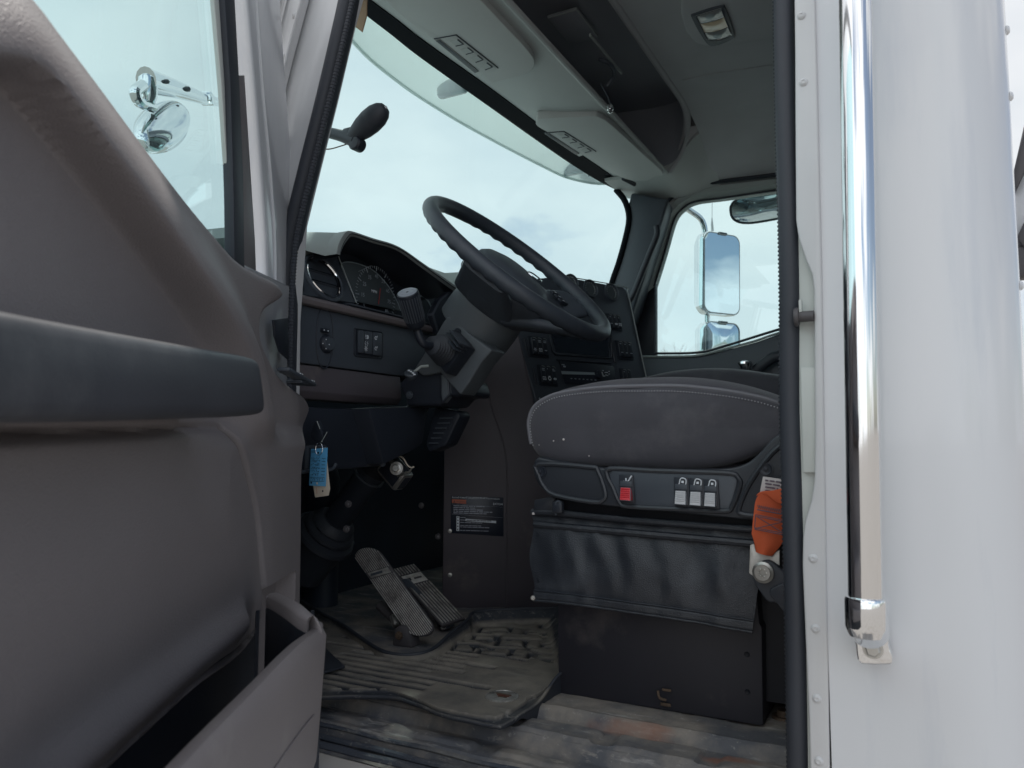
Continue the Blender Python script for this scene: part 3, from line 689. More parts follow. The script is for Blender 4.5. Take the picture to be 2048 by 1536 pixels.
# chrome mirror outside the door glass
om = thing('hood_mirror', 'round chrome mirror on a bracket arm, seen through the door glass', 'mirror', DOOR(350, 240, -.35))
def OM(x, y, o=-.35): return DOOR(x, y, o)
mb = MB(); P = resample(spline([OM(x, y) for x, y in ((440, 205), (410, 198), (380, 188), (345, 176), (310, 166), (292, 160))], 5), 26)
mb.tube(P, [.012+.016*(i/25)**1.3 for i in range(26)], M['chrome'], 14, ry=.8); mb.box(OM(413, 197), (.03, .035, .03), M['chromeb'], (Dd, Dm, Zv), bev=.006)
mb.lathe(OM(360, 178), Dm, [(.0, .008), (.022, .006), (.026, .0)], M['darker'], 12)
mb.lathe(OM(313, 163), Dm, [(.0, .006), (.026, .005), (.03, .0)], M['darker'], 12)
mb.build('arm', om)
mb = MB(); mb.lathe(OM(296, 166), (0, 0, -1), [(-.015, .014), (-.008, .02), (.028, .02), (.045, .015)], M['chrome'], 20)
mb.tube(spline([OM(x, y) for x, y in ((285, 170), (270, 185), (280, 205), (305, 214))], 5), .012, M['chrome'], 10); mb.build('swivel', om)
hd = MB(); c = OM(326, 252); ax = (Dm*.7+Zv*.35+Dd*.55).normalized(); u = (OM(378, 205)-OM(280, 300)).normalized(); w = ax.cross(u).normalized()
rows = []
for k in range(25):
    t0 = k/24*math.pi; rad = max(.01, math.sin(t0))**.75; d = -math.cos(t0)*.125
    rows.append([c+u*d+(w*math.cos(t)*.046+ax*math.sin(t)*.034)*rad for t in [2*math.pi*j/40 for j in range(40)]])
hd.grid(rows, M['chrome'], cu=True, cap=True); hd.tube([c+u*math.cos(t)*.126+w*math.sin(t)*.047-ax*.004 for t in [2*math.pi*j/48 for j in range(48)]], .0025, M['chromeb'], 8, closed=True)
hd.build('mirror_head', om)
# ------------------------------------------------------------------ steering wheel
WC = V((-.743, 1.416, .379)); ta = math.radians(42.7); wb = math.radians(-3.2)
wn = V((math.sin(ta)*math.cos(wb), math.sin(ta)*math.sin(wb), math.cos(ta))); we = V((0, 1, 0)).cross(wn).normalized(); wf = wn.cross(we)
def wp(a, r, h=0): return WC+(we*math.cos(a)+wf*math.sin(a))*r+wn*h
sw = thing('steering_wheel', 'large black steering wheel with finger grips, tilted above the driver seat', 'steering wheel', WC-wn*.08)
mb = MB(); n = 240; vs = []
rows = []
for i in range(n):
    a = 2*math.pi*i/n; r = []
    for k in range(18):
        b = 2*math.pi*k/18; tr = .0165
        rad = .228+tr*math.cos(b); hh = tr*math.sin(b)*1.05
        if math.sin(b) < -.1:    # finger scallops under the rim
            g = (.5+.5*math.cos(a*44))*sstep(.05, .45, abs(math.sin(a+.1))); hh += .003*g*abs(math.sin(b)); 
        r.append(wp(a, rad, hh))
    rows.append(r)
rows.append(rows[0]); mb.grid(rows, M['wheel'], cu=True); mb.build('rim', sw, ang=60)
# hub pad
mb = MB(); rows = []
for k, (h, rr) in enumerate([(-.1, .07), (-.08, .078), (-.06, .088), (-.035, .091), (-.02, .086), (-.01, .074), (-.003, .05), (-.001, .015)]):
    rows.append([wp(a, rr*(1+.10*math.cos(2*a)), h) for a in [2*math.pi*j/48 for j in range(48)]])
mb.grid(rows, M['dark'], cu=True, cap=True)
hub = mb.build('horn_pad', sw, ang=60)
mb = MB(); mb.tube([wp(math.radians(70)+.02*math.cos(a)/.06, .05+.02*math.sin(a), -.0015) for a in [2*math.pi*j/30 for j in range(30)]], .0018, M['chrome'], 6, closed=True); mb.build('badge', hub)
# bowl-shaped spokes
for a0 in (math.radians(72), math.radians(288), math.radians(0)):
    rows = []
    for k in range(12):
        t = k/11; rr = .085+(.22-.085)*t; h = -.07*(1-t)**1.1-.014; wdt = (.085-.01*math.sin(t*math.pi)) if a0 == 0 else (.08-.03*t)
        th = .022-.012*t; r = []
        for b in [2*math.pi*j/16 for j in range(16)]:
            ca, sa = math.cos(b), math.sin(b); lat = math.copysign(abs(ca)**.6, ca)*wdt; r.append(wp(a0, rr, h+math.copysign(abs(sa)**.6, sa)*th)+(-we*math.sin(a0)+wf*math.cos(a0))*lat)
        rows.append(r)
    mb = MB(); mb.grid(rows, M['dark'], cu=True, cap=True); sp = mb.build('spoke', sw, ang=60)
    if a0 != 0:
        mb = MB(); tdir = (-we*math.sin(a0)+wf*math.cos(a0))
        for q in (-1, 0, 1):
            mb.box(wp(a0, .155, -.02)+tdir*.018*q, (.014, .026, .006), M['darker'], (tdir, we*math.cos(a0)+wf*math.sin(a0), wn), bev=.002)
            mb.box(wp(a0, .155, -.0165)+tdir*.018*q, (.003, .006, .0006), M['mark'], (tdir, we*math.cos(a0)+wf*math.sin(a0), wn))
        mb.build('wheel_switch', sp)
# under-cover of the wheel: tapering cone
mb = MB(); rows = []
for h, rr, sh in [(-.03, .168, 0), (-.045, .166, 0), (-.07, .142, 0), (-.09, .115, 0), (-.108, .088, 0), (-.112, .07, 0)]:
    rows.append([wp(a, .07+(rr-.07)*(.15+.85*sstep(-.75, .0, math.cos(a)))*(1-.12*sstep(.3, 1, math.cos(a))), h) for a in [2*math.pi*j/60 for j in range(60)]])
mb.grid(rows, M['dark'], cu=True, cap=True); mb.build('under_cover', sw, ang=60)

# ------------------------------------------------------------------ steering column
colm = thing('steering_column', 'grey steering column with shaft running down to a rubber boot in the footwell', 'steering column', (-1.28, 1.416, -.2))
def cp(t, e=0, l=0): return WC-wn*t+we*e+wf*l
mb = MB(); rows = []
for t, rr in [(.095, .078), (.098, .084), (.135, .087), (.172, .087), (.176, .082)]:
    rows.append([cp(t)+(we*math.cos(a)+wf*math.sin(a))*rr for a in [2*math.pi*j/60 for j in range(60)]])
mb.grid(rows, M['column'], cu=True, cap=True); co = mb.build('collar', colm, ang=50)
mb = MB(); mb.lathe(hy(916, 664, 1.335), (0, -1, 0), [(0, .008), (.004, .008), (.004, .004), (.006, .004), (.007, 0)], M['darker'], 16); mb.build('screw', co)
# housing: side outlines traced on the near side of the column, extruded across
Yc = 1.336
def side(l, y=Yc): return [hy(a, b, y) for a, b in l]
mb = MB()
mb.prism(side([(900, 632), (893, 634), (885, 645), (870, 672), (852, 700), (828, 738), (846, 752), (880, 745), (920, 790), (938, 765), (962, 725), (984, 700), (940, 668)]), (0, .06, 0), M['column'], .012, 4)
mb.build('upper_shroud', colm)
mb = MB()
mb.prism(side([(845, 735), (815, 745), (800, 766), (798, 776), (812, 795), (810, 812), (880, 812), (897, 792), (925, 792), (926, 780), (920, 760), (880, 742)], Yc+.012), (0, .12, 0), M['darker'], .008, 3)
mb.prism(side([(880, 746), (897, 748), (899, 790), (884, 808), (880, 790)], Yc+.004), (0, .02, 0), M['column'], .004, 3)
lb = mb.build('lower_shroud', colm)
mb = MB(); mb.lathe(hy(820, 790, Yc+.01), (0, -1, 0), [(0, .009), (.003, .009), (.003, .006), (.006, .005), (.007, 0)], M['dark'], 14); mb.build('screw', colm)
# turn signal stalk base on a square block
mb = MB(); A = cp(.225, .0, -.09); ax = V((-.25, -.93, .1)).normalized(); A = hy(905, 700, 1.33)
bx = (-wn).normalized(); by = bx.cross(ax).normalized(); ax2 = by.cross(bx).normalized()
mb.box(hy(908, 706, 1.325), (.075, .06, .035), M['darker'], (bx, by, ax2), bev=.004)
for k in range(3): mb.box(hy(903, 700, 1.305)+bx*(-.03+.008*k)+ax2*(.002*k), (.003, .05, .03), M['dark'], (bx, by, ax2), bev=.001)
mb.build('stalk_block', colm)
mb = MB(); B0 = hy(893, 702, 1.318); B1 = hy(862, 690, 1.255); axs = (B1-B0).normalized(); Lb = (B1-B0).length
prof = []
for k in range(9):
    t = Lb*k/9; r0 = .034-.018*(k/9); prof += [(t, r0), (t+Lb/18, r0+.0015), (t+Lb/12, r0-.004)]
mb.lathe(B0, axs, prof+[(Lb, .01)], M['rubber'], 28); mb.build('stalk_boot', colm, ang=25)
mb = MB(); P = resample(spline([B1-axs*.01, hy(848, 688, 1.235), hy(838, 672, 1.225), hy(832, 650, 1.22)], 6), 16); mb.tube(P, .0085, M['darker'], 12); 
ST = hy(834, 655, 1.22); EN = hy(818, 588, 1.2); ka = (EN-ST).normalized()
# the knob points up and towards the camera side
ka = (ka+V((.25, -.45, 0))).normalized(); kl = .078
prof = [(0, .012), (.004, .017), (.012, .0195), (kl-.004, .0215), (kl, .0215), (kl+.0015, .0185)]
mb.lathe(ST, ka, prof, M['darker'], 30)
for j in range(24):
    an = 2*math.pi*j/24; u = ka.orthogonal().normalized(); w = ka.cross(u); d = u*math.cos(an)+w*math.sin(an)
    mb.tube([ST+ka*.02+d*.0200, ST+ka*(kl-.006)+d*.0212], .0012, M['dark'], 6)
lever = mb.build('turn_signal_lever', colm, ang=40)
mb = MB(); mb.lathe(ST+ka*(kl+.0005), ka, [(0, .0195), (.001, .019), (.0014, .013), (.001, .0125), (.0014, .012), (.0016, .003), (.0006, .0025), (.0008, 0)], M['knobtop'], 30)
mb.build('knob_disc', lever)
# tilt lever with printed head
mb = MB(); Hd = hy(822, 746, 1.3); mb.tube([hy(857, 732, 1.318), hy(842, 733, 1.31), hy(828, 744, 1.3)], .003, M['grey'], 8)
mb.lathe(Hd-V((0, 0, .012)), (.35, -.5, .8), [(0, .009), (.01, .014), (.014, .0145), (.016, .012), (.0165, 0)], M['dark'], 20)
for q in ((818, 741), (822, 743), (829, 749), (826, 746)): mb.box(hy(*q, 1.286), (.004, .003, .003), M['mark'])
mb.build('tilt_lever', colm)
# fins of the lower cover, clamp and bolt, shaft, boot
mb = MB(); mb.prism(side([(868, 815), (915, 822), (920, 832), (892, 890), (858, 905), (850, 890)], 1.42), (0, .05, 0), M['darker'], .006)
for k in range(6): mb.box(hy(893-k*5, 836+k*10, 1.418), (.036-.002*k, .004, .003), M['dark'])
mb.build('lower_cover', colm)
mb = MB(); mb.tube([cp(.38), cp(.5), cp(.62), cp(.78)], [.022, .03, .034, .034], M['darker'], 20); mb.tube([cp(.62), cp(.625)], .04, M['dark'], 20); mb.tube([cp(.52), cp(.6)], .042, M['black'], 20)
mb.build('shaft', colm)
mb = MB(); c = cp(.79); prof = [(-.02, .04), (-.01, .052), (0, .056), (.006, .05), (.012, .064), (.02, .066), (.028, .058), (.034, .075), (.044, .078), (.05, .07), (.07, .066), (.11, .062), (.16, .06)]
mb.lathe(c, -wn, prof, M['rubber'], 40); mb.build('shaft_boot', colm, ang=30)
mb = MB(); P = spline([c-wn*.04+(we*math.cos(a)+wf*math.sin(a))*.08 for a in [math.radians(k) for k in range(60, 250, 15)]], 4); mb.tube(P, .0035, M['dark'], 8); mb.build('hose_clamp', colm)
mb = MB(); q = hy(793, 937, 1.33); axb = V((.35, -.9, .1)).normalized()
mb.lathe(q, axb, [(-.02, .012), (0, .012), (.002, .012), (.002, .0105), (.003, .0085), (.011, .0085), (.012, .007), (.012, 0)], M['steel'], 6); mb.lathe(q, axb, [(-.002, .0145), (.0015, .0145), (.002, .009)], M['steel'], 24)
mb.tube(spline([hy(x, y, 1.36) for x, y in ((797, 912), (806, 916), (815, 930), (822, 935), (828, 934))], 5), .0018, M['cream'], 6)
mb.tube(spline([hy(x, y, 1.36) for x, y in ((795, 953), (806, 949), (812, 944), (817, 945), (824, 936))], 5), .0022, M['steel'], 6)
mb.box(hy(790, 945, 1.38), (.05, .04, .07), M['darker'], (wn, wf, we), bev=.008)
mb.build('universal_joint', colm)

# ------------------------------------------------------------------ dashboard
dash = thing('dashboard', 'dark dashboard with round vent, hooded gauge cluster and angled switch panel in the centre', 'dashboard', (-1.1, 1.8, .1))
mb = MB()
mb.prism([V((-1.03, .985, .153)), V((-1.03, .985, .264)), V((-1.03, 1.8, .264)), V((-1.03, 1.8, .153))], (-.1, 0, 0), M['dark'], .003)
mb.build('switch_board', dash)
mb = MB(); mb.prism([V((-1.03, .985, .2645)), V((-1.017, .985, .266)), V((-1.013, .985, .274)), V((-1.018, .985, .281)), V((-1.03, .985, .283))], (0, .8, 0), M['brownl'], .001); mb.build('trim_strip', dash)
mb = MB(); mb.prism([V((-1.04, .985, .086)), V((-1.03, .985, .1)), V((-1.034, .985, .1505)), V((-1.06, .985, .1505)), V((-1.1, .985, .086))], (0, .4, 0), M['brown'], .002); mb.build('lower_panel', dash)
# vent housing face (left), slopes back at the top
mb = MB(); TL = Pl((-1.031, 0, .284), (.913, 0, .407)); tn = TL.n
fa = TL.pts([(540, 470), (600, 484), (672, 508), (684, 536), (712, 606), (600, 588), (540, 580)]); mb.prism(fa, tn*-.05, M['dark'], .003); mb.build('vent_panel', dash)
# dash top, rolling up to the hood
mb = MB(); rows = []
prof = [(-1.072, .380), (-1.073, .39), (-1.085, .4), (-1.13, .41), (-1.25, .418), (-1.45, .38), (-1.6, .33)]
for j in range(40):
    y = .98+1.87*j/39; rows.append([V((x, y, z+.1*sstep(1.62, 1.8, y))) for i, (x, z) in enumerate(prof)])
for r in rows:
    if 1.19 < r[0].y < 1.86:
        for p in r:
            if p.x > -1.14: p.x = -1.14+.001*p.x; p.z = .36
mb.sheet(rows, (0, 0, -.02), M['dashtop']); mb.build('dash_top', dash, ang=50)
# vent
mb = MB(); vc = TL(645, 557, .001); e = V((0, 1, 0)); zz = V((-.407, 0, .913)); ec = [math.cos(2*math.pi*k/48) for k in range(48)]; es = [math.sin(2*math.pi*k/48) for k in range(48)]
def ring(r, d=0): return [vc+e*r*c_+zz*r*s_+tn*d for c_, s_ in zip(ec, es)]
mb.grid([ring(.056, -.004), ring(.055, .004), ring(.05, .007), ring(.047, .004), ring(.046, -.004)], M['dark'], cu=True)
mb.grid([ring(.046, .004), ring(.0445, .0065), ring(.043, .004)], M['chrome'], cu=True)
mb.grid([ring(.043, .004), ring(.041, -.03), ring(.001, -.03)], M['black'], cu=True)
for zo in (-.014, .012):
    w = math.sqrt(.042**2-zo**2); mb.box(vc+zz*zo-tn*.004, (.016, 2*w, .0022), M['dark'], (tn, e, zz), bev=.0005); mb.box(vc+zz*zo+tn*.0045, (.0015, 2*w, .0026), M['chromeb'], (tn, e, zz))
mb.build('air_vent', dash)
mb = MB(); mb.prism([TL(x, y, .003) for x, y in ((596, 545), (600, 545), (611, 580), (607, 583), (596, 582))], (-.003, 0, 0), M['darker'], .001); mb.build('side_vent', dash)
# gauge hood
HX = -.985
def HP(l, x=HX): return [ray(a, b)*(x/ray(a, b).x) for a, b in l]
lipo = [(673, 508), (678, 486), (690, 466), (702, 462), (745, 476), (797, 493), (850, 529), (905, 567), (922, 578)]
lipi = [(680, 512), (686, 494), (696, 479), (706, 473), (746, 486), (794, 501), (846, 538), (900, 577), (918, 590)]
lo = resample(spline(HP(lipo), 5), 60); li = resample(spline(HP(lipi, -.99), 5), 60)
mb = MB(); back = [V((-1.3, p.y+(-.05 if i < 20 else 0), max(.428, min(p.z, .43)*.8+.07))) for i, p in enumerate(lo)]
mb.grid([[p+V((-.03, 0, 0)).lerp(V((0, 0, 0)), 0) for p in lo], lo, [p.lerp(q, .5)+V((.004, 0, 0)) for p, q in zip(lo, li)], li], M['dashtop'])
mb.grid([[p+V((-.03, 0, 0)) for p in lo], [p.lerp(q, .5)+V((0, 0, .012)) for p, q in zip(lo, back)], back], M['dashtop'])
mb.tube([p.lerp(q, .55)+V((.0035, 0, 0)) for p, q in zip(lo, li)], .0012, M['black'], 6)
mb.build('gauge_hood', dash, ang=50)
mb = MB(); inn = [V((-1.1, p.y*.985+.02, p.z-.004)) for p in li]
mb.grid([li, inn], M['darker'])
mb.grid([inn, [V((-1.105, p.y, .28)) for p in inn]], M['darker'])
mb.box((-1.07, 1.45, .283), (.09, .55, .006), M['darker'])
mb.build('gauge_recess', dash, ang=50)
# gauge face: arc shaped plate, scale, numbers, needle
GX = -1.085
def G(x, y, d=0): return ray(x, y)*((GX+d)/ray(x, y).x)
face = spline([G(*q) for q in ((712, 603), (700, 575), (688, 545), (683, 528), (700, 524), (730, 532), (752, 545), (775, 570), (793, 600), (802, 622))], 5)
mb = MB(); mb.prism(face, (-.004, 0, 0), M['gauge'], .0006)
mb.tube(face, .0012, M['strip'], 6, closed=False)
gp = mb.build('gauge_face', dash)
mb = MB(); gc = G(752, 594, .002); r0 = .072
for k in range(41):
    a = math.radians(215-k*250/40); d = V((0, math.cos(a), math.sin(a))); l = .012 if k % 5 == 0 else .006
    if (gc+d*r0).z > .288: mb.tube([gc+d*(r0-l), gc+d*r0], .0007 if k % 5 else .0011, M['markd'], 4)
for k, s_ in enumerate(('5', '15', '25', '35', '45', '55', '65', '75', '85')):
    a = math.radians(215-k*250/8); d = V((0, math.cos(a), math.sin(a))); p = gc+d*(r0-.024)
    if p.z > .285: mb.text(s_, p+V((0, -.006, -.004)), (0, 1, 0), (0, 0, 1), .013, M['markd'])
mb.text('MPH', gc+V((.0005, -.018, .008)), (0, 1, 0), (0, 0, 1), .01, M['mark'])
mb.tube([G(743, 531, .001), G(717, 543, .001)], .0005, M['markd'], 4)
mb.tube([gc+V((.003, .006, -.016)), gc+V((.003, .012, .022))], .0012, M['needle'], 6)
mb.build('speedometer_scale', gp)
# cluster divider and right pod
mb = MB(); mb.tube([V((GX+.03, DASH(712, 606).y, .287)), V((GX+.06, DASH(890, 640).y, .287))], .0016, M['lgrey'], 6)
mb.tube([TL(676, 510, .002), TL(713, 606, .002)], .0012, M['grey'], 6)
mb.build('cluster_edge', dash)
mb = MB(); mb.prism([V((-1.02, 1.19, .2855)), V((-1.02, 1.66, .2855)), V((-1.15, 1.66, .2855)), V((-1.15, 1.19, .2855))], (0, 0, .003), M['dark'], .001); mb.prism([V((-1.12, 1.15, .28)), V((-1.12, 1.15, .41)), V((-1.12, 1.75, .41)), V((-1.12, 1.75, .28))], (-.02, 0, 0), M['darker']); mb.prism(HP([(866, 628), (880, 600), (905, 578), (925, 588), (935, 690), (878, 668)], -1.0), (-.02, 0, 0), M['darker'], .004); mb.build('cluster_backing', dash)

mb = MB(); f2 = spline([G(*q) for q in ((808, 622), (826, 600), (842, 592), (856, 602), (870, 630), (875, 640))], 5); mb.tube(f2, .002, M['strip'], 6); mb.build('small_gauge', dash)
# mirror control and light switches on the board
mb = MB()
def oval(cx, cy, w, h, n=28):
    o = []
    for k in range(n):
        a = 2*math.pi*k/n; o.append(DASH(cx, cy)+V((0, w*math.cos(a), h*math.copysign(abs(math.sin(a))**.75, math.sin(a)))))
    return o
mb.tube(oval(649, 675, .0235, .062), .0018, M['darker'], 6, closed=True); 
mb.lathe(DASH(652, 688), (1, 0, 0), [(0, .019), (.004, .0185), (.008, .015), (.009, 0)], M['darker'], 24)
mb.lathe(DASH(652, 688), (1, 0, 0), [(.008, .0145), (.011, .013), (.012, 0)], M['dark'], 24)
mb.box(DASH(650, 661, .004), (.01, .02, .009), M['darker'], bev=.003)
for dx, dz_ in ((0, .009), (0, -.009), (.009, 0), (-.009, 0)): mb.lathe(DASH(652, 688, .0125)+V((0, dx, dz_)), (1, 0, 0), [(0, .0012), (.0006, .0012)], M['mark'], 8)
for q in ((648, 660), (656, 662)): mb.lathe(DASH(*q, .009), (1, 0, 0), [(0, .0014), (.001, .0014)], M['mark'], 8)
mb.build('mirror_control', dash)
def frame(pl, o, xd, w, h, m, r=.0012, rad=.006):
    pass
mb = MB(); fr = [DASH(x, y, .001) for x, y in ((709, 657), (762, 664), (765, 668), (765, 713), (762, 717), (711, 712), (708, 708))]
mb.tube(fr, .0018, M['darker'], 6, closed=True); mb.tube([p+V((.001, .001, .001)) for p in fr], .0006, M['column'], 5, closed=True)
mb.prism([DASH(x, y, .001) for x, y in ((711, 659), (762, 666), (763, 714), (712, 710))], (.003, 0, 0), M['darker'])
mb.build('light_switch_frame', dash)
for (a0, b0, c0, d0) in ((714, 661, 724, 707), (727, 663, 741, 709), (744, 665, 760, 712)):
    mb = MB(); mb.prism([DASH(a0, b0, .005), DASH(c0, b0+1, .005), DASH(c0, d0, .005), DASH(a0, d0-2, .005)], (.006, 0, 0), M['dark'], .002)
    ob = mb.build('rocker_switch', dash)
mb = MB()
for x, y, k in ((735, 674, 0), (733, 687, 1), (732, 697, 2)):
    c = DASH(x, y, .0118); 
    if k == 0:
        mb.tube([c+V((0, .003*math.cos(t), .004*math.sin(t))) for t in [math.pi/2-math.pi*j/8 for j in range(9)]], .0007, M['mark'], 5, closed=True)
        for j in (-1, 0, 1): mb.box(c+V((0, -.005, .003*j)), (.0008, .005, .001), M['mark'])
    else:
        for j in range(8):
            a = math.pi*j/4; d = V((0, math.cos(a), math.sin(a)))
            if k == 2 or j not in (2, 6): mb.tube([c+d*.003, c+d*.0058], .0006, M['mark'], 4)
        if k == 2: mb.tube([c+V((0, math.cos(t), math.sin(t)))*.002 for t in [2*math.pi*j/10 for j in range(10)]], .0005, M['mark'], 4, closed=True)
mb.build('lamp_symbols', dash); mb = MB()
for x, y in ((752, 676), (752, 697)):
    c = DASH(x, y, .0118); mb.tube([c+V((0, math.cos(t), math.sin(t)))*.0035 for t in [math.radians(j) for j in range(40, 330, 30)]], .0007, M['mark'], 5); mb.tube([c+V((0, .002, -.001)), c+V((0, .005, .005))], .0006, M['mark'], 4)
mb.build('dimmer_symbols', dash)
# knee cover: black box under the dash with a ridge
mb = MB(); KX = -.985
def K(x, y, X=KX): return ray(x, y)*(X/ray(x, y).x)
mb.prism([K(560, 812, -1.03), K(736, 818, -1.03), K(766, 932, -1.03), K(700, 938, -1.03), K(560, 944, -1.03)], (-.16, 0, 0), M['darker'], .006)
mb.prism([K(738, 818), K(850, 812), K(857, 818), K(846, 888), K(830, 900), K(768, 930)], (-.16, 0, 0), M['darker'], .006)
mb.tube([K(736, 818, -1.0), K(766, 931, -1.0)], .006, M['dark'], 8)
mb.build('knee_cover', dash)
mb = MB(); mb.tube(spline([K(x, y, -1.02) for x, y in ((604, 944), (640, 940), (664, 938), (672, 928))], 4), .0035, M['dark'], 8); mb.box(K(616, 915, -1.05), (.05, .06, .05), M['kick'], bev=.006); mb.build('hood_release', dash)

# engine tunnel cover (brown side of the centre console)
tc_ = MB()
tp = [(884, 1215), (886, 1060), (888, 900), (910, 830), (945, 780), (985, 722), (1010, 690), (1035, 665), (1060, 760), (1078, 860), (1110, 960), (1140, 1230)]
tc_.prism(TUN.pts(tp), (-.05, .1, 0), M['brown'], .004)
tc_.tube(spline(TUN.pts([(944, 790), (968, 760), (985, 820), (1005, 880), (1014, 940), (1014, 1060), (1012, 1214)], .0), 6), .0022, M['brown'], 6)
tu = tc_.build('tunnel_cover', cab)
mb = MB(); mb.box((-.45, 1.98, -.2), (.9, .3, .45), M['brown'], bev=.02); mb.box((-.5, 2.35, -.42), (1.1, .9, .02), M['floor']); mb.build('engine_tunnel', cab)
for px, py in ((900, 1150), (900, 1062)):
    mb = MB(); mb.lathe(TUN(px, py), TUN.n, [(0, .006), (.002, .005), (.003, 0)], M['steel'], 12); mb.build('screw', cab)

# centre stack
top = [(1122, 552), (1246, 574), (1254, 582), (1262, 612), (1300, 790), (1300, 860), (1090, 860), (1072, 800), (1052, 730), (1034, 664), (1040, 560)]
mb = MB(); mb.prism(STK.pts(top), STK.n*-.12, M['dark'], .004, 3)
mb.tube(spline(STK.pts([(1122, 551), (1246, 573), (1255, 583), (1262, 612), (1296, 770)], .001), 4), .0016, M['grey'], 6)
stk = mb.build('centre_stack', dash)
sx_ = (STK(1245, 575)-STK(1130, 553)).normalized(); sy_ = STK.n.cross(sx_).normalized()
if sy_.z < 0: sy_ = -sy_
def sq(px, py, u=0, v=0, w=0): return STK(px, py)+sx_*u+sy_*v+STK.n*w
for px, py, r in ((1142, 566, .028), (1180, 578, .03), (1222, 585, .03)):
    mb = MB(); c = STK(px, py)
    mb.lathe(c, STK.n, [(0, r), (.006, r*.97), (.007, r*.88), (.003, r*.82), (-.0, r*.8)], M['dark'], 32); mb.lathe(c, STK.n, [(.0012, r*.8), (.0014, 0)], M['gauge'], 24)
    for k in range(12):
        a = math.radians(-40+k*22); d = sx_*math.cos(a)+sy_*math.sin(a); mb.tube([c+d*r*.6+STK.n*.003, c+d*r*.74+STK.n*.003], .0006, M['markd'], 4)
    mb.tube([c+STK.n*.003+(sx_*math.cos(t)+sy_*math.sin(t))*r*.9 for t in [math.radians(j) for j in range(95, 175, 10)]], .0016, M['chromeb'], 6); mb.tube([c+STK.n*.002+(sx_*math.cos(t)+sy_*math.sin(t))*r*.62 for t in [math.radians(j) for j in range(-60, 60, 10)]], .0009, M['grey'], 6)
    mb.build('round_gauge', stk)
def bank(px, py, cols, w=.019, h=.048, words=None, syms=None):
    """one rocker bank: recessed black frame and its rockers"""
    mb = MB(); tot = w*cols; o = sq(px, py)
    mb.prism([o+sx_*a+sy_*b+STK.n*.0005 for a, b in ((-.006, .005), (tot+.004, .005), (tot+.004, -h-.006), (-.006, -h-.006))], STK.n*.0025, M['darker'], .001)
    mb.build('switch_frame', stk)
    for k in range(cols):
        mb = MB(); a = w*k+.001; b = w*(k+1)-.0012
        mb.prism([o+sx_*q+sy_*r_+STK.n*.003 for q, r_ in ((a, 0), (b, 0), (b, -h), (a, -h))], STK.n*.006, M['darker'], .0022, 3)
        if words:
            for li_, wd in enumerate(words[k].split('|')):
                mb.words([len(wd)], o+sx_*(a+.003)+sy_*(-.009-.0045*li_)+STK.n*.0092, sx_, sy_, .0045, M['markd'])
        c = o+sx_*((a+b)/2)+sy_*(-h+.013)+STK.n*.0095; s_ = syms[k] if syms else 0
        if s_ == 1:
            for j in range(6): d = sx_*math.cos(j*math.pi/3)+sy_*math.sin(j*math.pi/3); mb.tube([c+d*.0012, c+d*.0055], .0008, M['sprint'], 4)
        elif s_ == 2:
            mb.tube([c+sx_*x+sy_*y for x, y in ((-.005, -.004), (.005, -.004), (.005, .004), (-.005, .004))], .0008, M['mark'], 4, closed=True)
            mb.box(c, (.004, .004, .0008), M['sprint'], (sx_, sy_, STK.n))
        elif s_ == 3:
            mb.tube([c+(sx_*math.cos(t)+sy_*math.sin(t))*.0045 for t in [2*math.pi*j/12 for j in range(12)]], .0009, M['mark'], 4, closed=True); mb.box(c+sy_*.006, (.006, .002, .0008), M['mark'], (sx_, sy_, STK.n))
        elif s_ == 4:
            mb.prism([c+sx_*x+sy_*y for x, y in ((-.006, 0), (0, .004), (0, .0015), (.005, .003), (.005, -.003), (0, -.0015), (0, -.004))], STK.n*.0006, M['mark'])
        elif s_ == 5: mb.box(c, (.008, .0022, .0008), M['markd'], (sx_, sy_, STK.n))
        # highlight on the top edge bevel, painted as a thin grey line
        mb.tube([o+sx_*(a+.005)+sy_*.0002+STK.n*.0085, o+sx_*(b-.002)+sy_*-.0002+STK.n*.0085, o+sx_*(b-.0006)+sy_*-.004+STK.n*.0085], .0006, M['grey'], 4)
        mb.build('rocker_switch', stk)
bank(1058, 676, 3, words=('FAN', 'DASH|LAMP', 'AXLE|LOCK'), syms=(1, 2, 5))
bank(1076, 733, 3, words=('TRAC|CTRL', 'I', 'AIR|HORN'), syms=(2, 3, 4))
bank(1232, 684, 3, w=.02, words=('OFF', 'OFF', 'OFF'), syms=(5, 5, 5))
bank(1212, 630, 3, w=.0185, h=.042, words=('ON', 'ON', 'ON'), syms=(5, 4, 2))
bank(1240, 740, 2, words=('ON', ' '), syms=(0, 0))
# slim fillers left of the banks
for a, b in (((1048, 676), (1056, 712)), ((1066, 735), (1073, 770)), ((1222, 688), (1230, 725))):
    mb = MB(); mb.tube([STK(*a, .003), STK(*b, .003)], .003, M['darker'], 8); mb.build('switch_blank', stk)
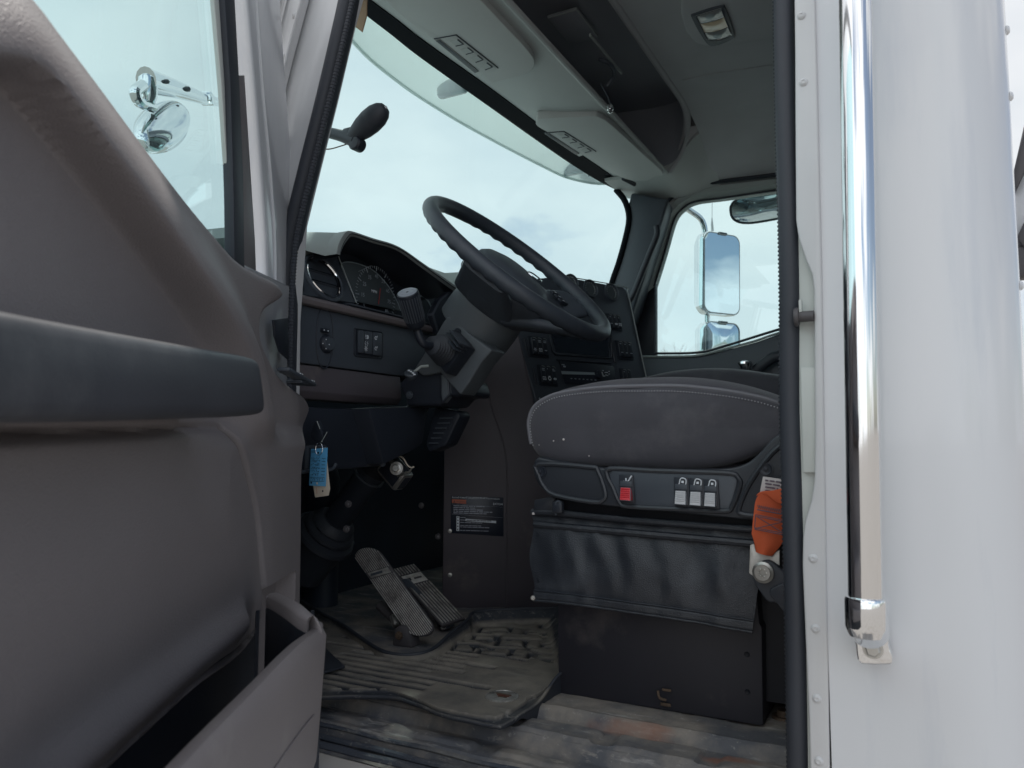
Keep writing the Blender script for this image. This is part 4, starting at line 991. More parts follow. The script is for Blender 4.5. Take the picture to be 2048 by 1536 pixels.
# display and radio
mb = MB(); dq = STK.pts([(1100, 655), (1216, 662), (1217, 713), (1113, 703)], .003); mb.prism(dq, STK.n*-.002, M['disp'])
dfm = STK.pts([(1096, 650), (1222, 658), (1224, 714), (1219, 716), (1110, 708), (1105, 702)], .003); mb.tube(dfm, .0032, M['darker'], 8, closed=True)
mb.tube([p+STK.n*.002+sy_*-.001 for p in dfm[2:5]], .0012, M['dark'], 6)
mb.build('display', stk)
mb = MB(); rq = STK.pts([(1116, 722), (1224, 733), (1232, 775), (1130, 768)], .002); mb.prism(rq, STK.n*.006, M['darker'], .002)
rf = STK.pts([(1114, 720), (1222, 727)], .005); mb.tube(rf, .0025, M['darker'], 6)
mb.prism(STK.pts([(1122, 742), (1188, 745), (1190, 750), (1124, 748.5)], .0085), STK.n*.001, M['strip'])
for k in range(7): mb.box(STK(1143+k*8, 757+k*.5, .0095), (.006, .0022, .0006), M['markd'], (sx_, sy_, STK.n))
mb.words([5], STK(1123, 730, .0086), sx_, sy_, .004, M['markd']); mb.box(STK(1129, 733, .0088), (.009, .004, .0004), M['markd'], (sx_, sy_, STK.n))
mb.lathe(STK(1196, 750, .008), STK.n, [(0, .013), (.009, .012), (.01, .009), (.0095, 0)], M['darker'], 28)
mb.tube([STK(1204, 744, .019), STK(1207, 753, .019)], .0012, M['lgrey'], 6)
for k, (x, y) in enumerate(((1206, 741), (1211, 745), (1214, 745), (1212, 750), (1215, 751), (1218, 748), (1209, 752), (1218, 743))): mb.box(STK(x, y, .0095), (.005, .0016, .001), M['mark'], (sx_, sy_, STK.n))
mb.build('radio', stk)
mb = MB(); mb.lathe(STK(1079, 797, .001), STK.n, [(0, .0025), (.0015, .002)], M['mark'], 10); mb.build('indicator', stk)
# ------------------------------------------------------------------ driver seat
seat = thing('driver_seat', 'black driver seat with bulging stitched cushion, red and grey side switches and vinyl skirt', 'seat', (-.3, 1.45, -.43))
YS = 1.2
so_ = [(1059, 862), (1058, 842), (1068, 815), (1094, 796), (1130, 785), (1200, 776), (1280, 773), (1360, 773), (1440, 781), (1500, 791), (1556, 806), (1640, 840), (1668, 900), (1600, 905), (1540, 902), (1500, 915), (1440, 933), (1340, 937), (1240, 934), (1150, 930), (1094, 922), (1066, 895)]
ol = resample(spline([hy(x, y, YS) for x, y in so_], 6, True)+[hy(*so_[0], YS)], 141)[:-1]
cx = sum(p.x for p in ol)/len(ol); cz = sum(p.z for p in ol)/len(ol)
def ringo(sc, y, crown=0, low=0):
    r = []
    for p in ol:
        dx = p.x-cx; dz_ = p.z-cz; q = V((cx+dx*(1-(1-sc)*.35), y, cz+dz_*sc))
        if dz_ > 0: q.z += crown*min(1, dz_/.06)*max(0, 1-(dx/.27)**2*.5)
        r.append(q)
    return r
mb = MB(); rows = []
for sc, y in ((.0005, 1.186), (.15, 1.1858), (.3, 1.1855), (.55, 1.186), (.75, 1.188), (.88, 1.191), (.96, 1.1955), (1.0, 1.201)):
    rows.append(ringo(sc, y))
for r in rows[:-1]:
    for p in r:
        p.y += .004*noise.noise(V((p.x*9+3, p.z*14, 2)))+.002*noise.noise(V((p.x*25, p.z*9, 5)))
mb.grid(rows, M['seatside'], cu=True); mb.build('cushion_side', seat, ang=70)
mb = MB(); rows = []
for y, cr, sc in ((1.203, .0, 1.0), (1.212, .007, 1.0), (1.23, .014, 1.0), (1.26, .02, 1.0), (1.32, .022, 1.0), (1.45, .016, 1.0), (1.58, .02, 1.0), (1.66, .014, 1.0), (1.7, 0, .95), (1.715, 0, .5)):
    rows.append(ringo(sc, y, cr))
mb.grid(rows, M['seat'], cu=True, cap=True); mb.build('cushion', seat, ang=70)
topi = [p+V((0, -.0015, 0)) for p in ol if p.z > cz-.03 or p.x < cx-.18]
# order the piping from the front bottom over the top
k0 = min(range(len(ol)), key=lambda i: (ol[i]-hy(1064, 890, YS)).length); k1 = min(range(len(ol)), key=lambda i: (ol[i]-hy(1640, 840, YS)).length)
pp = [ol[i % len(ol)] for i in range(k0, k1 if k1 > k0 else k1+len(ol))]
if len(pp) > len(ol)*.62 : pp = [ol[i % len(ol)] for i in range(k1, k0+len(ol) if k0 < k1 else k0)]
pp = resample(pp, 120); mb = MB(); mb.tube([p+V((0, -.001, .0005)) for p in pp], .0036, M['piping'], 8); mb.build('piping', seat)
mb = MB(); st_ = resample(pp, 220)
for i in range(0, 218, 2):
    a, b = st_[i], st_[i+1]; c = V((cx, 0, cz-.1)); 
    def inn_(p):
        d = V((c.x-p.x, 0, c.z-p.z)).normalized(); return p+d*.0085+V((0, -.0105, 0))
    mb.tube([inn_(a), inn_(a).lerp(inn_(b), .7)], .0009, M['thread'], 5)
mb.build('stitching', seat)
# pale flecks on the cushion
for (x, y, s_) in ((1107, 882, .0016), (1127, 879, .0022), (1078, 890, .0009), (1178, 912, .0012)):
    mb = MB(); mb.lathe(hy(x, y, 1.1845), (0, -1, 0), [(0, s_), (.001, s_*.4)], M['label'], 7); mb.build('lint_fleck', seat)

# side valance
YV = 1.165
vo = [(1068, 922), (1066, 940), (1072, 962), (1086, 980), (1110, 992), (1190, 1009), (1280, 1018), (1400, 1030), (1500, 1040), (1640, 1050), (1640, 830), (1596, 850), (1550, 872), (1524, 900), (1500, 922), (1470, 934), (1420, 938), (1300, 938), (1180, 934), (1090, 917), (1076, 915)]
mb = MB(); pts = spline([hy(x, y, YV) for x, y in vo[:1]+vo[1:]], 3, True); mb.prism(pts, (0, .05, 0), M['valance'], .004, 3); va = mb.build('side_valance', seat, ang=40)
def rim(l, r=.003, m='valance', y=YV-.0005, closed=True, sp=3):
    mb = MB(); P = spline([hy(a, b, y) for a, b in l], sp, closed); mb.tube(P, r, M[m], 8, closed=closed); return mb
for l in ([(1078, 928), (1180, 934), (1196, 942), (1211, 985), (1206, 1000), (1186, 1004), (1110, 990), (1088, 972), (1078, 950)],
          [(1222, 937), (1300, 941), (1400, 944), (1462, 947), (1476, 956), (1480, 970), (1464, 1012), (1448, 1022), (1360, 1018), (1260, 1013), (1240, 1006), (1226, 975), (1214, 950)],
          [(1600, 862), (1545, 905), (1500, 965), (1478, 1015), (1484, 1028), (1520, 1032), (1620, 1038)]):
    mb = rim(l, .0042, closed=(l[0][0] < 1500)); mb.build('recess_rim', va)
mb = MB(); mb.prism(spline([hy(a, b, YV+.0015-.003) for a, b in ((1224, 942), (1300, 945), (1400, 948), (1460, 951), (1474, 960), (1460, 1010), (1446, 1018), (1260, 1009), (1242, 1002), (1228, 975))], 3, True), (0, .004, 0), M['dark'], .0006); mb.build('switch_plate', va)
for q in ((1082, 943), (1532, 938)):
    mb = MB(); mb.lathe(hy(*q, YV), (0, -1, 0), [(0, .011), (.002, .011), (.002, .009), (.004, .0085), (.003, .006), (.003, .003), (.0055, .0028), (.006, 0)], M['darker'], 24); mb.build('cap_screw', va)
# switches
def rocker(cx_, ty, by_, w, colr, icon):
    y0 = YV-.003; hw = w/2
    mb = MB()
    mb.prism([hy(a, b, y0) for a, b in ((cx_-hw, ty), (cx_+hw+4, ty+1), (cx_+hw+8, by_+4), (cx_-hw+2, by_+2))], (0, -.003, 0), M['darker'], .001)
    r = mb.build('switch_frame', va); ic = M['mark']; mb = MB(); c = hy(cx_+3, ty+11, y0-.0035)
    X = V((1, 0, 0)); Z = V((0, 0, 1))
    if icon == 0:
        for a, b in (((-.006, -.002), (0, -.004)), ((0, -.004), (.004, .001)), ((.003, 0), (.008, .007)), ((-.002, .003), (-.001, -.007))): mb.tube([c+X*a[0]+Z*a[1], c+X*b[0]+Z*b[1]], .0011, ic, 6)
    else:
        P = [(-.0065, -.005), (.004, -.006), (.0065, .003), (.0035, .0065), (-.002, .006), (-.0045, -.002)]
        mb.tube(spline([c+X*a+Z*b for a, b in P], 4, True), .0009, ic, 6, closed=True); mb.tube([c+X*-.008+Z*-.0062, c+X*.003+Z*-.0075], .0013, ic, 6); mb.box(c+Z*.001+X*.001, (.0035, .001, .0035), ic)
    mb.build('symbol', r)
    mb = MB(); my = ty+.46*(by_-ty)
    mb.prism([hy(a, b, y0-.003) for a, b in ((cx_-hw+2, my-12), (cx_+hw+1, my-11), (cx_+hw+2, my), (cx_-hw+1, my-1))], (0, -.002, 0), M['smoke'] if 0 else M['dark'], .0008)
    # lower half of the rocker tips out at the bottom
    T0, T1 = hy(cx_-hw+1, my, y0-.004), hy(cx_+hw-1, my+1, y0-.004); B0_, B1_ = hy(cx_-hw-1, by_-1, y0-.013), hy(cx_+hw-1, by_+1, y0-.013)
    pr = [T0, T1, B1_, B0_]; mb.prism(pr, (0, .009, 0), M[colr], .0014, 3)
    for k in range(5):
        t = .16+.14*k; a = T0.lerp(B0_, t); b = T1.lerp(B1_, t); mb.tube([a.lerp(b, .12)+V((0, -.0004, 0)), a.lerp(b, .86)+V((0, -.0004, 0))], .0009, M[colr], 6)
    mb.build('rocker', r)
rocker(1251, 949, 1002, 24, 'red', 0)
for x, d in ((1361, 0), (1391, 2), (1420, 4)): rocker(x, 954+d, 1010+d, 25, 'lgrey', 1)

# vinyl skirt with folds
def fold(u, v):
    a = 0
    for c, w, s_, am, fade in ((.1, .05, .25, .010, .5), (.2, .045, .22, .013, 0), (.33, .05, .25, .014, 0), (.47, .055, .22, .010, .2), (.62, .06, .12, .007, .4), (.85, .05, .05, .010, .5)):
        a += .6*am*math.exp(-((u-c-s_*(v-.3)*.6)/(w*1.25))**2)*(.25+.75*math.sin(math.pi*min(1, v*1.1+.05)))
    a += .004*noise.noise(V((u*7, v*2, 1)))+.0012*noise.noise(V((u*18, v*5, 4)))
    return a
tl = resample([hy(1064, 1024, 1.19), hy(1200, 1036, 1.19), hy(1350, 1046, 1.19), hy(1532, 1058, 1.19)], 121)
bl = resample(spline([hy(1066, 1198, 1.17), hy(1150, 1206, 1.165), hy(1250, 1220, 1.165), hy(1380, 1240, 1.165), hy(1506, 1262, 1.17)], 6), 121)
rows = []
for j in range(61):
    v = j/60; r = []
    for i in range(121):
        u = i/120; p = tl[i].lerp(bl[i], v); p = p+V((.004*math.sin(v*9)*(1 if i < 4 else 0), -fold(u, v)-.012*math.sin(math.pi*v)*.3, 0)); r.append(p)
    rows.append(r)
mb = MB(); mb.sheet(rows, (0, .003, 0), M['vinyl'])
hem = [[r[i]+V((0, -.003, 0)) for i in range(121)] for r in rows[54:]]
mb.sheet([[p+V((0, -.002*(1 if 0 < k < len(hem)-1 else 0), 0)) for p in r] for k, r in enumerate(hem)], (0, .002, 0), M['vinyl'])
mb.tube([p+V((0, -.005, .001)) for p in rows[54]], .0012, M['darker'], 6); mb.tube([p+V((0, -.004, -.001)) for p in rows[60]], .0022, M['vinyl'], 6)
sk = mb.build('skirt', seat, ang=70)
mb = MB(); mb.tube(resample([hy(1064, 1024, 1.185), hy(1120, 1026, 1.18), hy(1260, 1040, 1.18), hy(1440, 1054, 1.18), hy(1530, 1060, 1.18)], 40), .0055, M['vinyl'], 10)
mb.tube([p+V((0, -.003*abs(math.sin(k*1.3)), -.012)) for k, p in enumerate(resample([hy(1070, 1034, 1.185), hy(1260, 1050, 1.18), hy(1528, 1072, 1.18)], 40))], .006, M['vinyl'], 8)
mb.build('skirt_rod', seat)
mb = MB(); fl_ = [hy(x, y, 1.18) for x, y in ((1069, 1000), (1104, 993), (1110, 996), (1108, 1026), (1066, 1024))]; mb.prism(fl_, (0, .003, 0), M['vinyl'], .001)
mb.box(hy(1116, 1014, 1.17), (.02, .012, .022), M['darker'], bev=.004); mb.tube(spline([hy(1112, 1030, 1.17), hy(1112, 1006, 1.165), hy(1120, 1004, 1.165), hy(1121, 1020, 1.168)], 4), .002, M['dark'], 6)
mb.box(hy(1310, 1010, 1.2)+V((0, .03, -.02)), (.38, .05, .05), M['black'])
mb.build('skirt_flap', seat)
mb = MB(); mb.lathe(hy(1066, 1196, 1.162), (0, -1, 0), [(0, .0042), (.003, .003), (.004, 0)], M['plate'], 9); mb.build('skirt_snap', seat); mb = MB(); mb.lathe(hy(1067, 1027, 1.18), (0, -1, 0), [(0, .0028), (.002, .002)], M['label'], 8); mb.build('skirt_snap', seat)
# floor box under the seat
mb = MB(); bx = [hy(x, y, 1.213) for x, y in ((1115, 1140), (1512, 1170), (1519, 1248), (1524, 1256), (1526, 1450), (1525, 1452), (1117, 1386))]
mb.prism(bx, (0, .42, 0), M['box'], .002); bo = mb.build('seat_box', seat)
for q in ((1494, 1309), (1495, 1384)): 
    mb = MB(); mb.lathe(hy(*q, 1.2125), (0, -1, 0), [(0, .0042), (.0006, .0036), (.0002, .003)], M['black'], 14); mb.build('bolt_hole', bo)
mb = MB(); c = hy(1329, 1388, 1.21); mb.tube(spline([c+V((-.01, -.002, .004)), c+V((-.009, -.004, .0)), c+V((-.006, -.005, -.006)), c+V((.004, -.004, -.008))], 4), .0022, M['rustb'], 8); mb.box(c+V((.002, -.001, -.016)), (.017, .003, .005), M['rustb'], bev=.001); mb.box(c+V((.004, -.001, .007)), (.015, .003, .004), M['rustb'], bev=.001); mb.build('box_latch', bo)
mb = MB(); mb.box((-.12, 1.42, -.2), (.24, .35, .4), M['black']); mb.box((-.1, 1.3, -.36), (.16, .12, .14), M['kick'], bev=.01); mb.build('seat_suspension', seat)
mb = MB(); rows = []
for k in range(16):
    z = .05+.75*k/15; w = .23-.03*(k/15)**2; x0 = -.1+.05*k/15; rows.append([V((x0+.05*math.cos(t)*(1), 1.45+w*math.sin(t), z)) for t in [2*math.pi*j/30 for j in range(30)]])
mb.grid(rows, M['seat'], cu=True, cap=True); mb.build('backrest', seat)

# passenger seat
ps = thing('passenger_seat', 'dark passenger seat cushion just showing beyond the driver seat', 'seat', (-.3, 2.35, -.43))
tp_ = [(1240, 800), (1246, 768), (1290, 754), (1350, 742), (1420, 737), (1480, 740), (1530, 747), (1600, 760), (1640, 800)]
P = resample(spline([hy(x, y, 2.15) for x, y in tp_], 6), 50); mb = MB(); rows = []
for y, dz_, sc in ((2.13, -.02, 1), (2.15, -.003, 1), (2.18, .004, 1), (2.35, .0, 1), (2.5, .004, 1), (2.55, -.004, 1), (2.57, -.02, 1)):
    rr = [V((p.x, y, p.z+dz_)) for p in P]; rows.append([V((p.x, y, p.z-.14)) for p in (rr[0], )]+rr+[V((p.x, y, p.z-.14)) for p in (rr[-1], )])
mb.grid(rows, M['seatside'], cu=True, cap=True); mb.build('cushion', ps, ang=60)
mb = MB(); mb.box((-.3, 2.35, -.18), (.42, .4, .48), M['box'], bev=.01); mb.build('seat_base', ps)

# ------------------------------------------------------------------ seat belt
sb = thing('seat_belt', 'orange seat belt strap with box stitching bolted to a steel anchor beside the seat', 'seat belt', hy(1545, 1190, 1.1))
YB = 1.12
L_ = [(1520, 984), (1512, 1000), (1509, 1020), (1505, 1060), (1504, 1066), (1509, 1085), (1512, 1104)]
R_ = [(1575, 978), (1576, 1000), (1572, 1020), (1572, 1055), (1571, 1072), (1562, 1090), (1544, 1112)]
a = resample(spline([hy(x, y, YB) for x, y in L_], 5), 40); b = resample(spline([hy(x, y, YB+.004) for x, y in R_], 5), 40); rows = []
for i, (p, q) in enumerate(zip(a, b)):
    u = i/39; rows.append([p.lerp(q, k/10)+V((0, -.006*math.sin(math.pi*k/10)*(.3+u)-.004*math.sin(u*3.1), 0)) for k in range(11)])
mb = MB(); mb.sheet(rows, (0, .003, 0), M['orange'])
fo_ = spline([hy(x, y, YB-.012) for x, y in ((1512, 992), (1522, 983), (1545, 981), (1580, 976), (1580, 1004), (1566, 1008), (1552, 1004), (1538, 992), (1524, 987))], 3, True); mb.prism(fo_, (0, .003, 0), M['orange'], .0008)
st = mb.build('strap', sb, ang=60)
mb = MB(); dd = V((0, -.0105, 0))
def ln_(l, r=.0006): mb.tube([hy(x, y, YB)+dd for x, y in l], r, M['thr2'], 5)
ln_([(1515, 1028), (1572, 1040)]); ln_([(1515, 1031), (1572, 1043)]); ln_([(1514, 1028), (1512, 1054)]); ln_([(1512, 1054), (1570, 1065)]); ln_([(1512, 1057), (1569, 1068)]); ln_([(1514, 1030), (1569, 1065)]); ln_([(1512, 1056), (1571, 1042)]); ln_([(1570, 1041), (1569, 1066)])
for k in range(13): ln_([(1518+k*4, 1009+k*.8), (1520+k*4, 1016+k*.8), (1522+k*4, 1009.5+k*.8)], .0007)
ln_([(1517, 1018), (1570, 1028)], .0009); mb.build('stitching', st)
mb = MB(); mb.prism([hy(x, y, 1.125) for x, y in ((1526, 953), (1590, 962), (1590, 990), (1519, 987))], (0, .002, 0), M['label'], .0004)
o = hy(1530, 962, 1.124)
for k, s_ in enumerate(('aa aaa aaa', 'aaaa aaaa', 'aaaaaa a', 'aaa aaaa')): mb.words([len(w_) for w_ in s_.split()], o+V((0, 0, -.0048*k)), (1, 0, -.12), (.1, 0, 1), .0042, M['thr2'])
mb.build('care_label', sb)
mb = MB(); pl_ = [hy(x, y, 1.128) for x, y in ((1500, 1090), (1508, 1088), (1512, 1104), (1544, 1113), (1552, 1104), (1559, 1100), (1559, 1148), (1530, 1156), (1507, 1153), (1498, 1146))]; mb.prism(pl_, (0, .004, 0), M['plate'], .001); mb.build('anchor_plate', sb)
mb = MB(); an_ = spline([hy(x, y, 1.118) for x, y in ((1506, 1146), (1510, 1130), (1526, 1122), (1544, 1124), (1575, 1150), (1592, 1170), (1600, 1210), (1590, 1240), (1556, 1208), (1536, 1204), (1520, 1184), (1508, 1165))], 3, True)
mb.prism(an_, (0, .016, 0), M['brownl'] if 0 else M['rubber'], .003, 3)
mb.prism(spline([hy(x, y, 1.112) for x, y in ((1538, 1184), (1556, 1170), (1600, 1160), (1610, 1240), (1580, 1236), (1556, 1210))], 3, True), (0, .01, 0), M['darker'], .003, 3)
mb.build('anchor_sleeve', sb)
mb = MB(); c = hy(1526, 1145, 1.114); mb.lathe(c, (-.1, -1, 0), [(-.002, .015), (.001, .015), (.003, .0115), (.0045, .011), (.0045, .0055), (.002, .0055), (.002, 0)], M['steel'], 30)
for k in range(6): a = k*math.pi/3; mb.box(c+V((math.cos(a)*.0055, -.004, math.sin(a)*.0055)), (.0026, .003, .0026), M['steel'], bev=.0006)
mb.build('anchor_bolt', sb)

# ------------------------------------------------------------------ pedals
def pedal(name, label, quad, ribs, w_, rounded, logo):
    """quad: heel and toe centre points in space and the half width vector"""
    heel, toe, hw = quad; t = thing(name, label, 'pedal', heel); ax = (toe-heel); Ln = ax.length; ax = ax.normalized(); hwv = hw.normalized(); h = hw.length; nn = hwv.cross(ax).normalized()
    if nn.dot(-Fv) < 0: nn = -nn
    mb = MB(); P = []
    if rounded:
        for k in range(9): a = math.pi+math.pi*k/8; P.append(heel+ax*h*.9+hwv*h*math.cos(a)+ax*h*.9*math.sin(a))
        for k in range(9): a = math.pi*k/8; P.append(toe-ax*h*.9+hwv*h*math.cos(a)+ax*h*.9*math.sin(a))
    else: P = [heel-hwv*h, heel+hwv*h, toe+hwv*h, toe-hwv*h]
    mb.prism(P, -nn*.009, M['smoke'], .002, 2); pd = mb.build('pad', t)
    mb = MB(); nr = ribs
    for k in range(nr):
        o = -h+2*h*(k+.6)/(nr+.2); e = math.sqrt(max(0, h*h-o*o))*.9 if rounded else h*.9
        s0 = h*.9-e+.003 if rounded else .004; s1 = Ln-(h*.9-e)-.003 if rounded else Ln-.004
        segs = [(s0, logo[0]*Ln), (logo[1]*Ln, s1)]
        for a, b in segs: mb.tube([heel+ax*a+hwv*o+nn*.001, heel+ax*b+hwv*o+nn*.001], w_, M['alu'], 6)
    mb.build('grip_ribs', pd); return t, pd, nn, hwv, ax, Ln, h
heel = hy(838, 1262, 1.335)+V((0, 0, .0)); toe = hy(742, 1112, 1.43)
heel = hy(850, 1272, 1.33); toe = hy(724, 1096, 1.33); toe = ray(724, 1096)*(1.33/ray(724, 1096).y)*1.03
bp = pedal('brake_pedal', 'long round-ended ribbed brake pedal, the nearer of the two floor pedals', (heel, toe, (hy(870, 1262, 1.34)-hy(816, 1276, 1.33))*.5), 13, .0011, True, (.66, .74))
t, pd, nn, hwv, ax, Ln, h = bp
mb = MB(); c = heel+ax*Ln*.70+nn*.002; mb.box(c, (h*1.6, Ln*.06, .002), M['alu'], (hwv, ax, nn), bev=.0005); mb.words([5], c-hwv*h*.7-ax*.004+nn*.0012, hwv, ax, .011, M['dark']); mb.build('badge', pd)
mb = MB(); f0 = hz(810, 1300, -.425); mb.prism([hy(x, y, 1.32) for x, y in ((784, 1292), (788, 1258), (800, 1250), (812, 1256), (824, 1296))], (0, .035, 0), M['smoke'], .004)
mb.lathe(hy(799, 1271, 1.318), (0, -1, 0), [(0, .0095), (.003, .0095), (.003, .006), (.008, .006), (.0085, 0)], M['rustb'], 6)
mb.tube([hy(786, 1232, 1.36), hy(792, 1252, 1.35)], .008, M['steel'], 10); mb.tube([hy(760, 1210, 1.38), hy(830, 1275, 1.36)], .012, M['smoke'], 8); mb.build('pivot_bracket', t)
heel2 = hy(908, 1243, 1.47); toe2 = ray(806, 1132)*(1.47/ray(806, 1132).y)*1.03
ap = pedal('accelerator_pedal', 'square-cornered accelerator pedal with wide grooves, behind the brake pedal', (heel2, toe2, (hy(928, 1236, 1.5)-hy(882, 1250, 1.45))*.5), 8, .0017, False, (.66, .86))
t, pd, nn, hwv, ax, Ln, h = ap
mb = MB(); c = heel2+ax*Ln*.76+nn*.001; mb.box(c, (h*1.7, Ln*.15, .0016), M['plate'], (hwv, ax, nn), bev=.0005); mb.words([1], c-hwv*h*.7-ax*.006+nn*.001, hwv, ax, .018, M['darker']); mb.words([3], c-hwv*h*.1-ax*.005+nn*.001, hwv, ax, .012, M['smoke']); mb.build('badge', pd)
mb = MB(); mb.prism([hy(x, y, 1.475) for x, y in ((790, 1160), (812, 1158), (905, 1252), (888, 1262), (876, 1250), (862, 1222), (838, 1210), (820, 1206))], (0, .012, 0), M['dark'], .002)
mb.tube([hy(862, 1215, 1.48), hy(880, 1250, 1.47)], .006, M['darker'], 8); mb.lathe(hy(887, 1254, 1.462), (0, -1, 0), [(0, .007), (.003, .0065), (.006, .004), (.0065, 0)], M['chrome'], 16); mb.build('pedal_bracket', t)

# ------------------------------------------------------------------ floor mat
near = [(540, 1396), (600, 1396), (640, 1397), (700, 1394), (780, 1393), (830, 1408), (880, 1430), (940, 1444), (985, 1452), (1008, 1449), (1060, 1405), (1132, 1335)]
far = [(560, 1180), (600, 1200), (640, 1225), (680, 1246), (720, 1274), (765, 1302), (815, 1310), (862, 1300), (900, 1268), (935, 1240), (962, 1222), (1120, 1216)]
zN = [-.426]*9+[-.424, -.415, -.392]
zF = [-.39, -.39, -.395, -.4, -.405, -.41, -.412, -.408, -.4, -.395, -.39, -.39]
nr = resample(spline([hz(x, y, z) for (x, y), z in zip(near, zN)], 5), 200); fr_ = resample(spline([hz(x, y, z) for (x, y), z in zip(far, zF)], 5), 200)
rn = random.Random(11); RB = {k: (-1.12+rn.uniform(0, .1), -.72+rn.uniform(-.12, .1)) for k in range(20, 70)}
EM = [(-.93+.085*(k % 4)+rn.uniform(-.01, .01), 1.36+.075*(k//4)+rn.uniform(-.012, .012), rn.uniform(.02, .036), rn.uniform(.012, .026), rn.uniform(.25, .5)) for k in range(20)]
def emboss(x, y):
    g = 0
    for cx_, cy_, a, b, an in EM:
        dx = x-cx_; dy = y-cy_
        if abs(dx) > .06 or abs(dy) > .06: continue
        u_ = dx*math.cos(an)+dy*math.sin(an); w_ = -dx*math.sin(an)+dy*math.cos(an)
        d = max(abs(u_)-a, abs(w_)-b); g = max(g, math.exp(-(d/.0042)**2))
    return g
rows = []
for j in range(211):
    v = j/210; r = []
    for i in range(200):
        u = i/199; p = nr[i].lerp(fr_[i], v); q = p.copy()
        lipf = sstep(.93, 1, v); lipn = (1-sstep(0, .05, v))*sstep(.8, .95, u); lr = sstep(.965, 1, u)
        z = -.424
        yy = q.y-.02*q.x
        if q.y < 1.33 and .05 < v < .93:
            kk = math.floor(yy/.026); ph = abs((yy/.026) % 1-.5); x0, x1 = RB.get(kk, (-1.1, -.75))
            g = sstep(.36, .16, ph)*sstep(x0, x0+.012, q.x)*sstep(x1, x1-.012, q.x)
            z += .0065-.012*g
        elif .04 < v < .95: z += .006-.011*emboss(q.x, q.y)-.004*sstep(.12, .2, noise.noise(V((q.x*30, q.y*55, 8))))*sstep(1.62, 1.5, q.y)
        z += .003*noise.noise(V((q.x*7, q.y*7, 9)))+.0012*noise.noise(V((q.x*30, q.y*30, 4)))
        z = z*(1-lipf)+fr_[i].z*lipf; z = z*(1-lipn)+(nr[i].z)*lipn
        if lr > 0: z = z*(1-lr)+(nr[-1].z+(fr_[-1].z-nr[-1].z)*v)*lr
        r.append(V((q.x, q.y, z)))
    rows.append(r)
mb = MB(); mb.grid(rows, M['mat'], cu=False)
edge = [p for p in nr]; mb.grid([[V((p.x, p.y, rows[0][i].z)) for i, p in enumerate(nr)], [V((p.x+.0, p.y+.004, rows[0][i].z-.007-.03*sstep(.74, .86, i/199))) for i, p in enumerate(nr)]], M['rubber'])
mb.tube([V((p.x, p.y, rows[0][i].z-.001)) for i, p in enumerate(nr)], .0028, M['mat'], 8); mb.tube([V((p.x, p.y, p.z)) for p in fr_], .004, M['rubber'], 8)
fm = mb.build('floor_mat', None, ang=60); tag(fm, 'muddy black rubber floor mat with moulded ribs and raised lip under the pedals', 'floor mat')
mb = MB(); c = hz(1004, 1392, -.4168); mb.lathe(c, (0, 0, 1), [(-.004, .0275), (.001, .0275), (.0018, .0255), (.0006, .0245), (.0006, 0)], M['lgrey'] if 0 else M['alu'], 36)
for a in (0, 1, 2): mb.box(c+V((.002*a, .006-.006*a, .0012)), (.028-.006*a, .003, .001), M['rustb'] if a != 1 else M['warnb'])
mb.build('badge', fm)
# floor pad near the door hinge
mb = MB(); mb.prism([hz(x, y, -.415) for x, y in ((560, 1290), (648, 1296), (664, 1312), (690, 1336), (640, 1350), (560, 1360))], (0, 0, .004), M['rubber'], .001); fp_ = mb.build('rubber_flap'); tag(fp_, 'small folded rubber flap on the floor mat beside the door pocket', 'rubber flap')
# small pebble and nut on the sill
for (x, y, z, s_, nm, lb) in ((1223, 1514, -.462, .006, 'pebble', 'small pale stone lying on the dirty door sill'),):
    mb = MB(); c = hz(x, y, z); rows = [[c+V((math.cos(t)*s_*math.sin(f_)*(1+.2*math.sin(3*t)), math.sin(t)*s_*math.sin(f_), s_*.7*math.cos(f_))) for t in [2*math.pi*j/8 for j in range(8)]] for f_ in [.1+k*.58 for k in range(6)]]
    mb.grid(rows, M['label'], cu=True, cap=True); o = mb.build(nm); tag(o, lb, 'stone')
mb = MB(); c = hz(1567, 1436, -.43); mb.lathe(c, (0, 0, 1), [(0, .018), (.004, .017), (.004, .01), (.012, .009), (.012, 0)], M['rustb'], 20); mb.build('floor_bolt', cab)

# ------------------------------------------------------------------ sun visors, dome light, cord
def visor(outl, clip, label, zc):
    t = thing('sun_visor', label, 'sun visor', hz(*outl[0], zc), 'sun visors folded against the header shelf')
    mb = MB(); mb.prism(spline([hz(x, y, zc) for x, y in outl], 4, True), (0, 0, .026), M['visor'], .009, 5); b = mb.build('visor_panel', t, ang=50)
    A, B, Cc, D_ = [hz(x, y, zc-.001) for x, y in clip]
    def G_(u, v, w=0): return A.lerp(B, v).lerp(D_.lerp(Cc, v), u)+V((0, 0, -w))
    mb = MB(); mb.prism([G_(0, 0), G_(0, 1), G_(1, 1), G_(1, 0)], (0, 0, .002), M['visor'], .0005)
    mb.tube([G_(0, 0), G_(0, 1), G_(1, 1)], .0016, M['dark'], 6)
    mb.prism([G_(.02, .0, .002), G_(.02, .22, .002), G_(.9, .22, .002), G_(.9, .0, .002)], (0, 0, .002), M['dark'], .0005)
    for k in range(4):
        u = .1+.23*k; mb.prism([G_(u, .5, .001), G_(u, .86, .001), G_(u+.13, .86, .001), G_(u+.13, .5, .001)], (0, 0, .001), M['header']); mb.tube([G_(u, .86, .001), G_(u+.13, .86, .001), G_(u+.13, .5, .001)], .0017, M['dark'], 5)
    mb.build('ticket_clip', t); return t
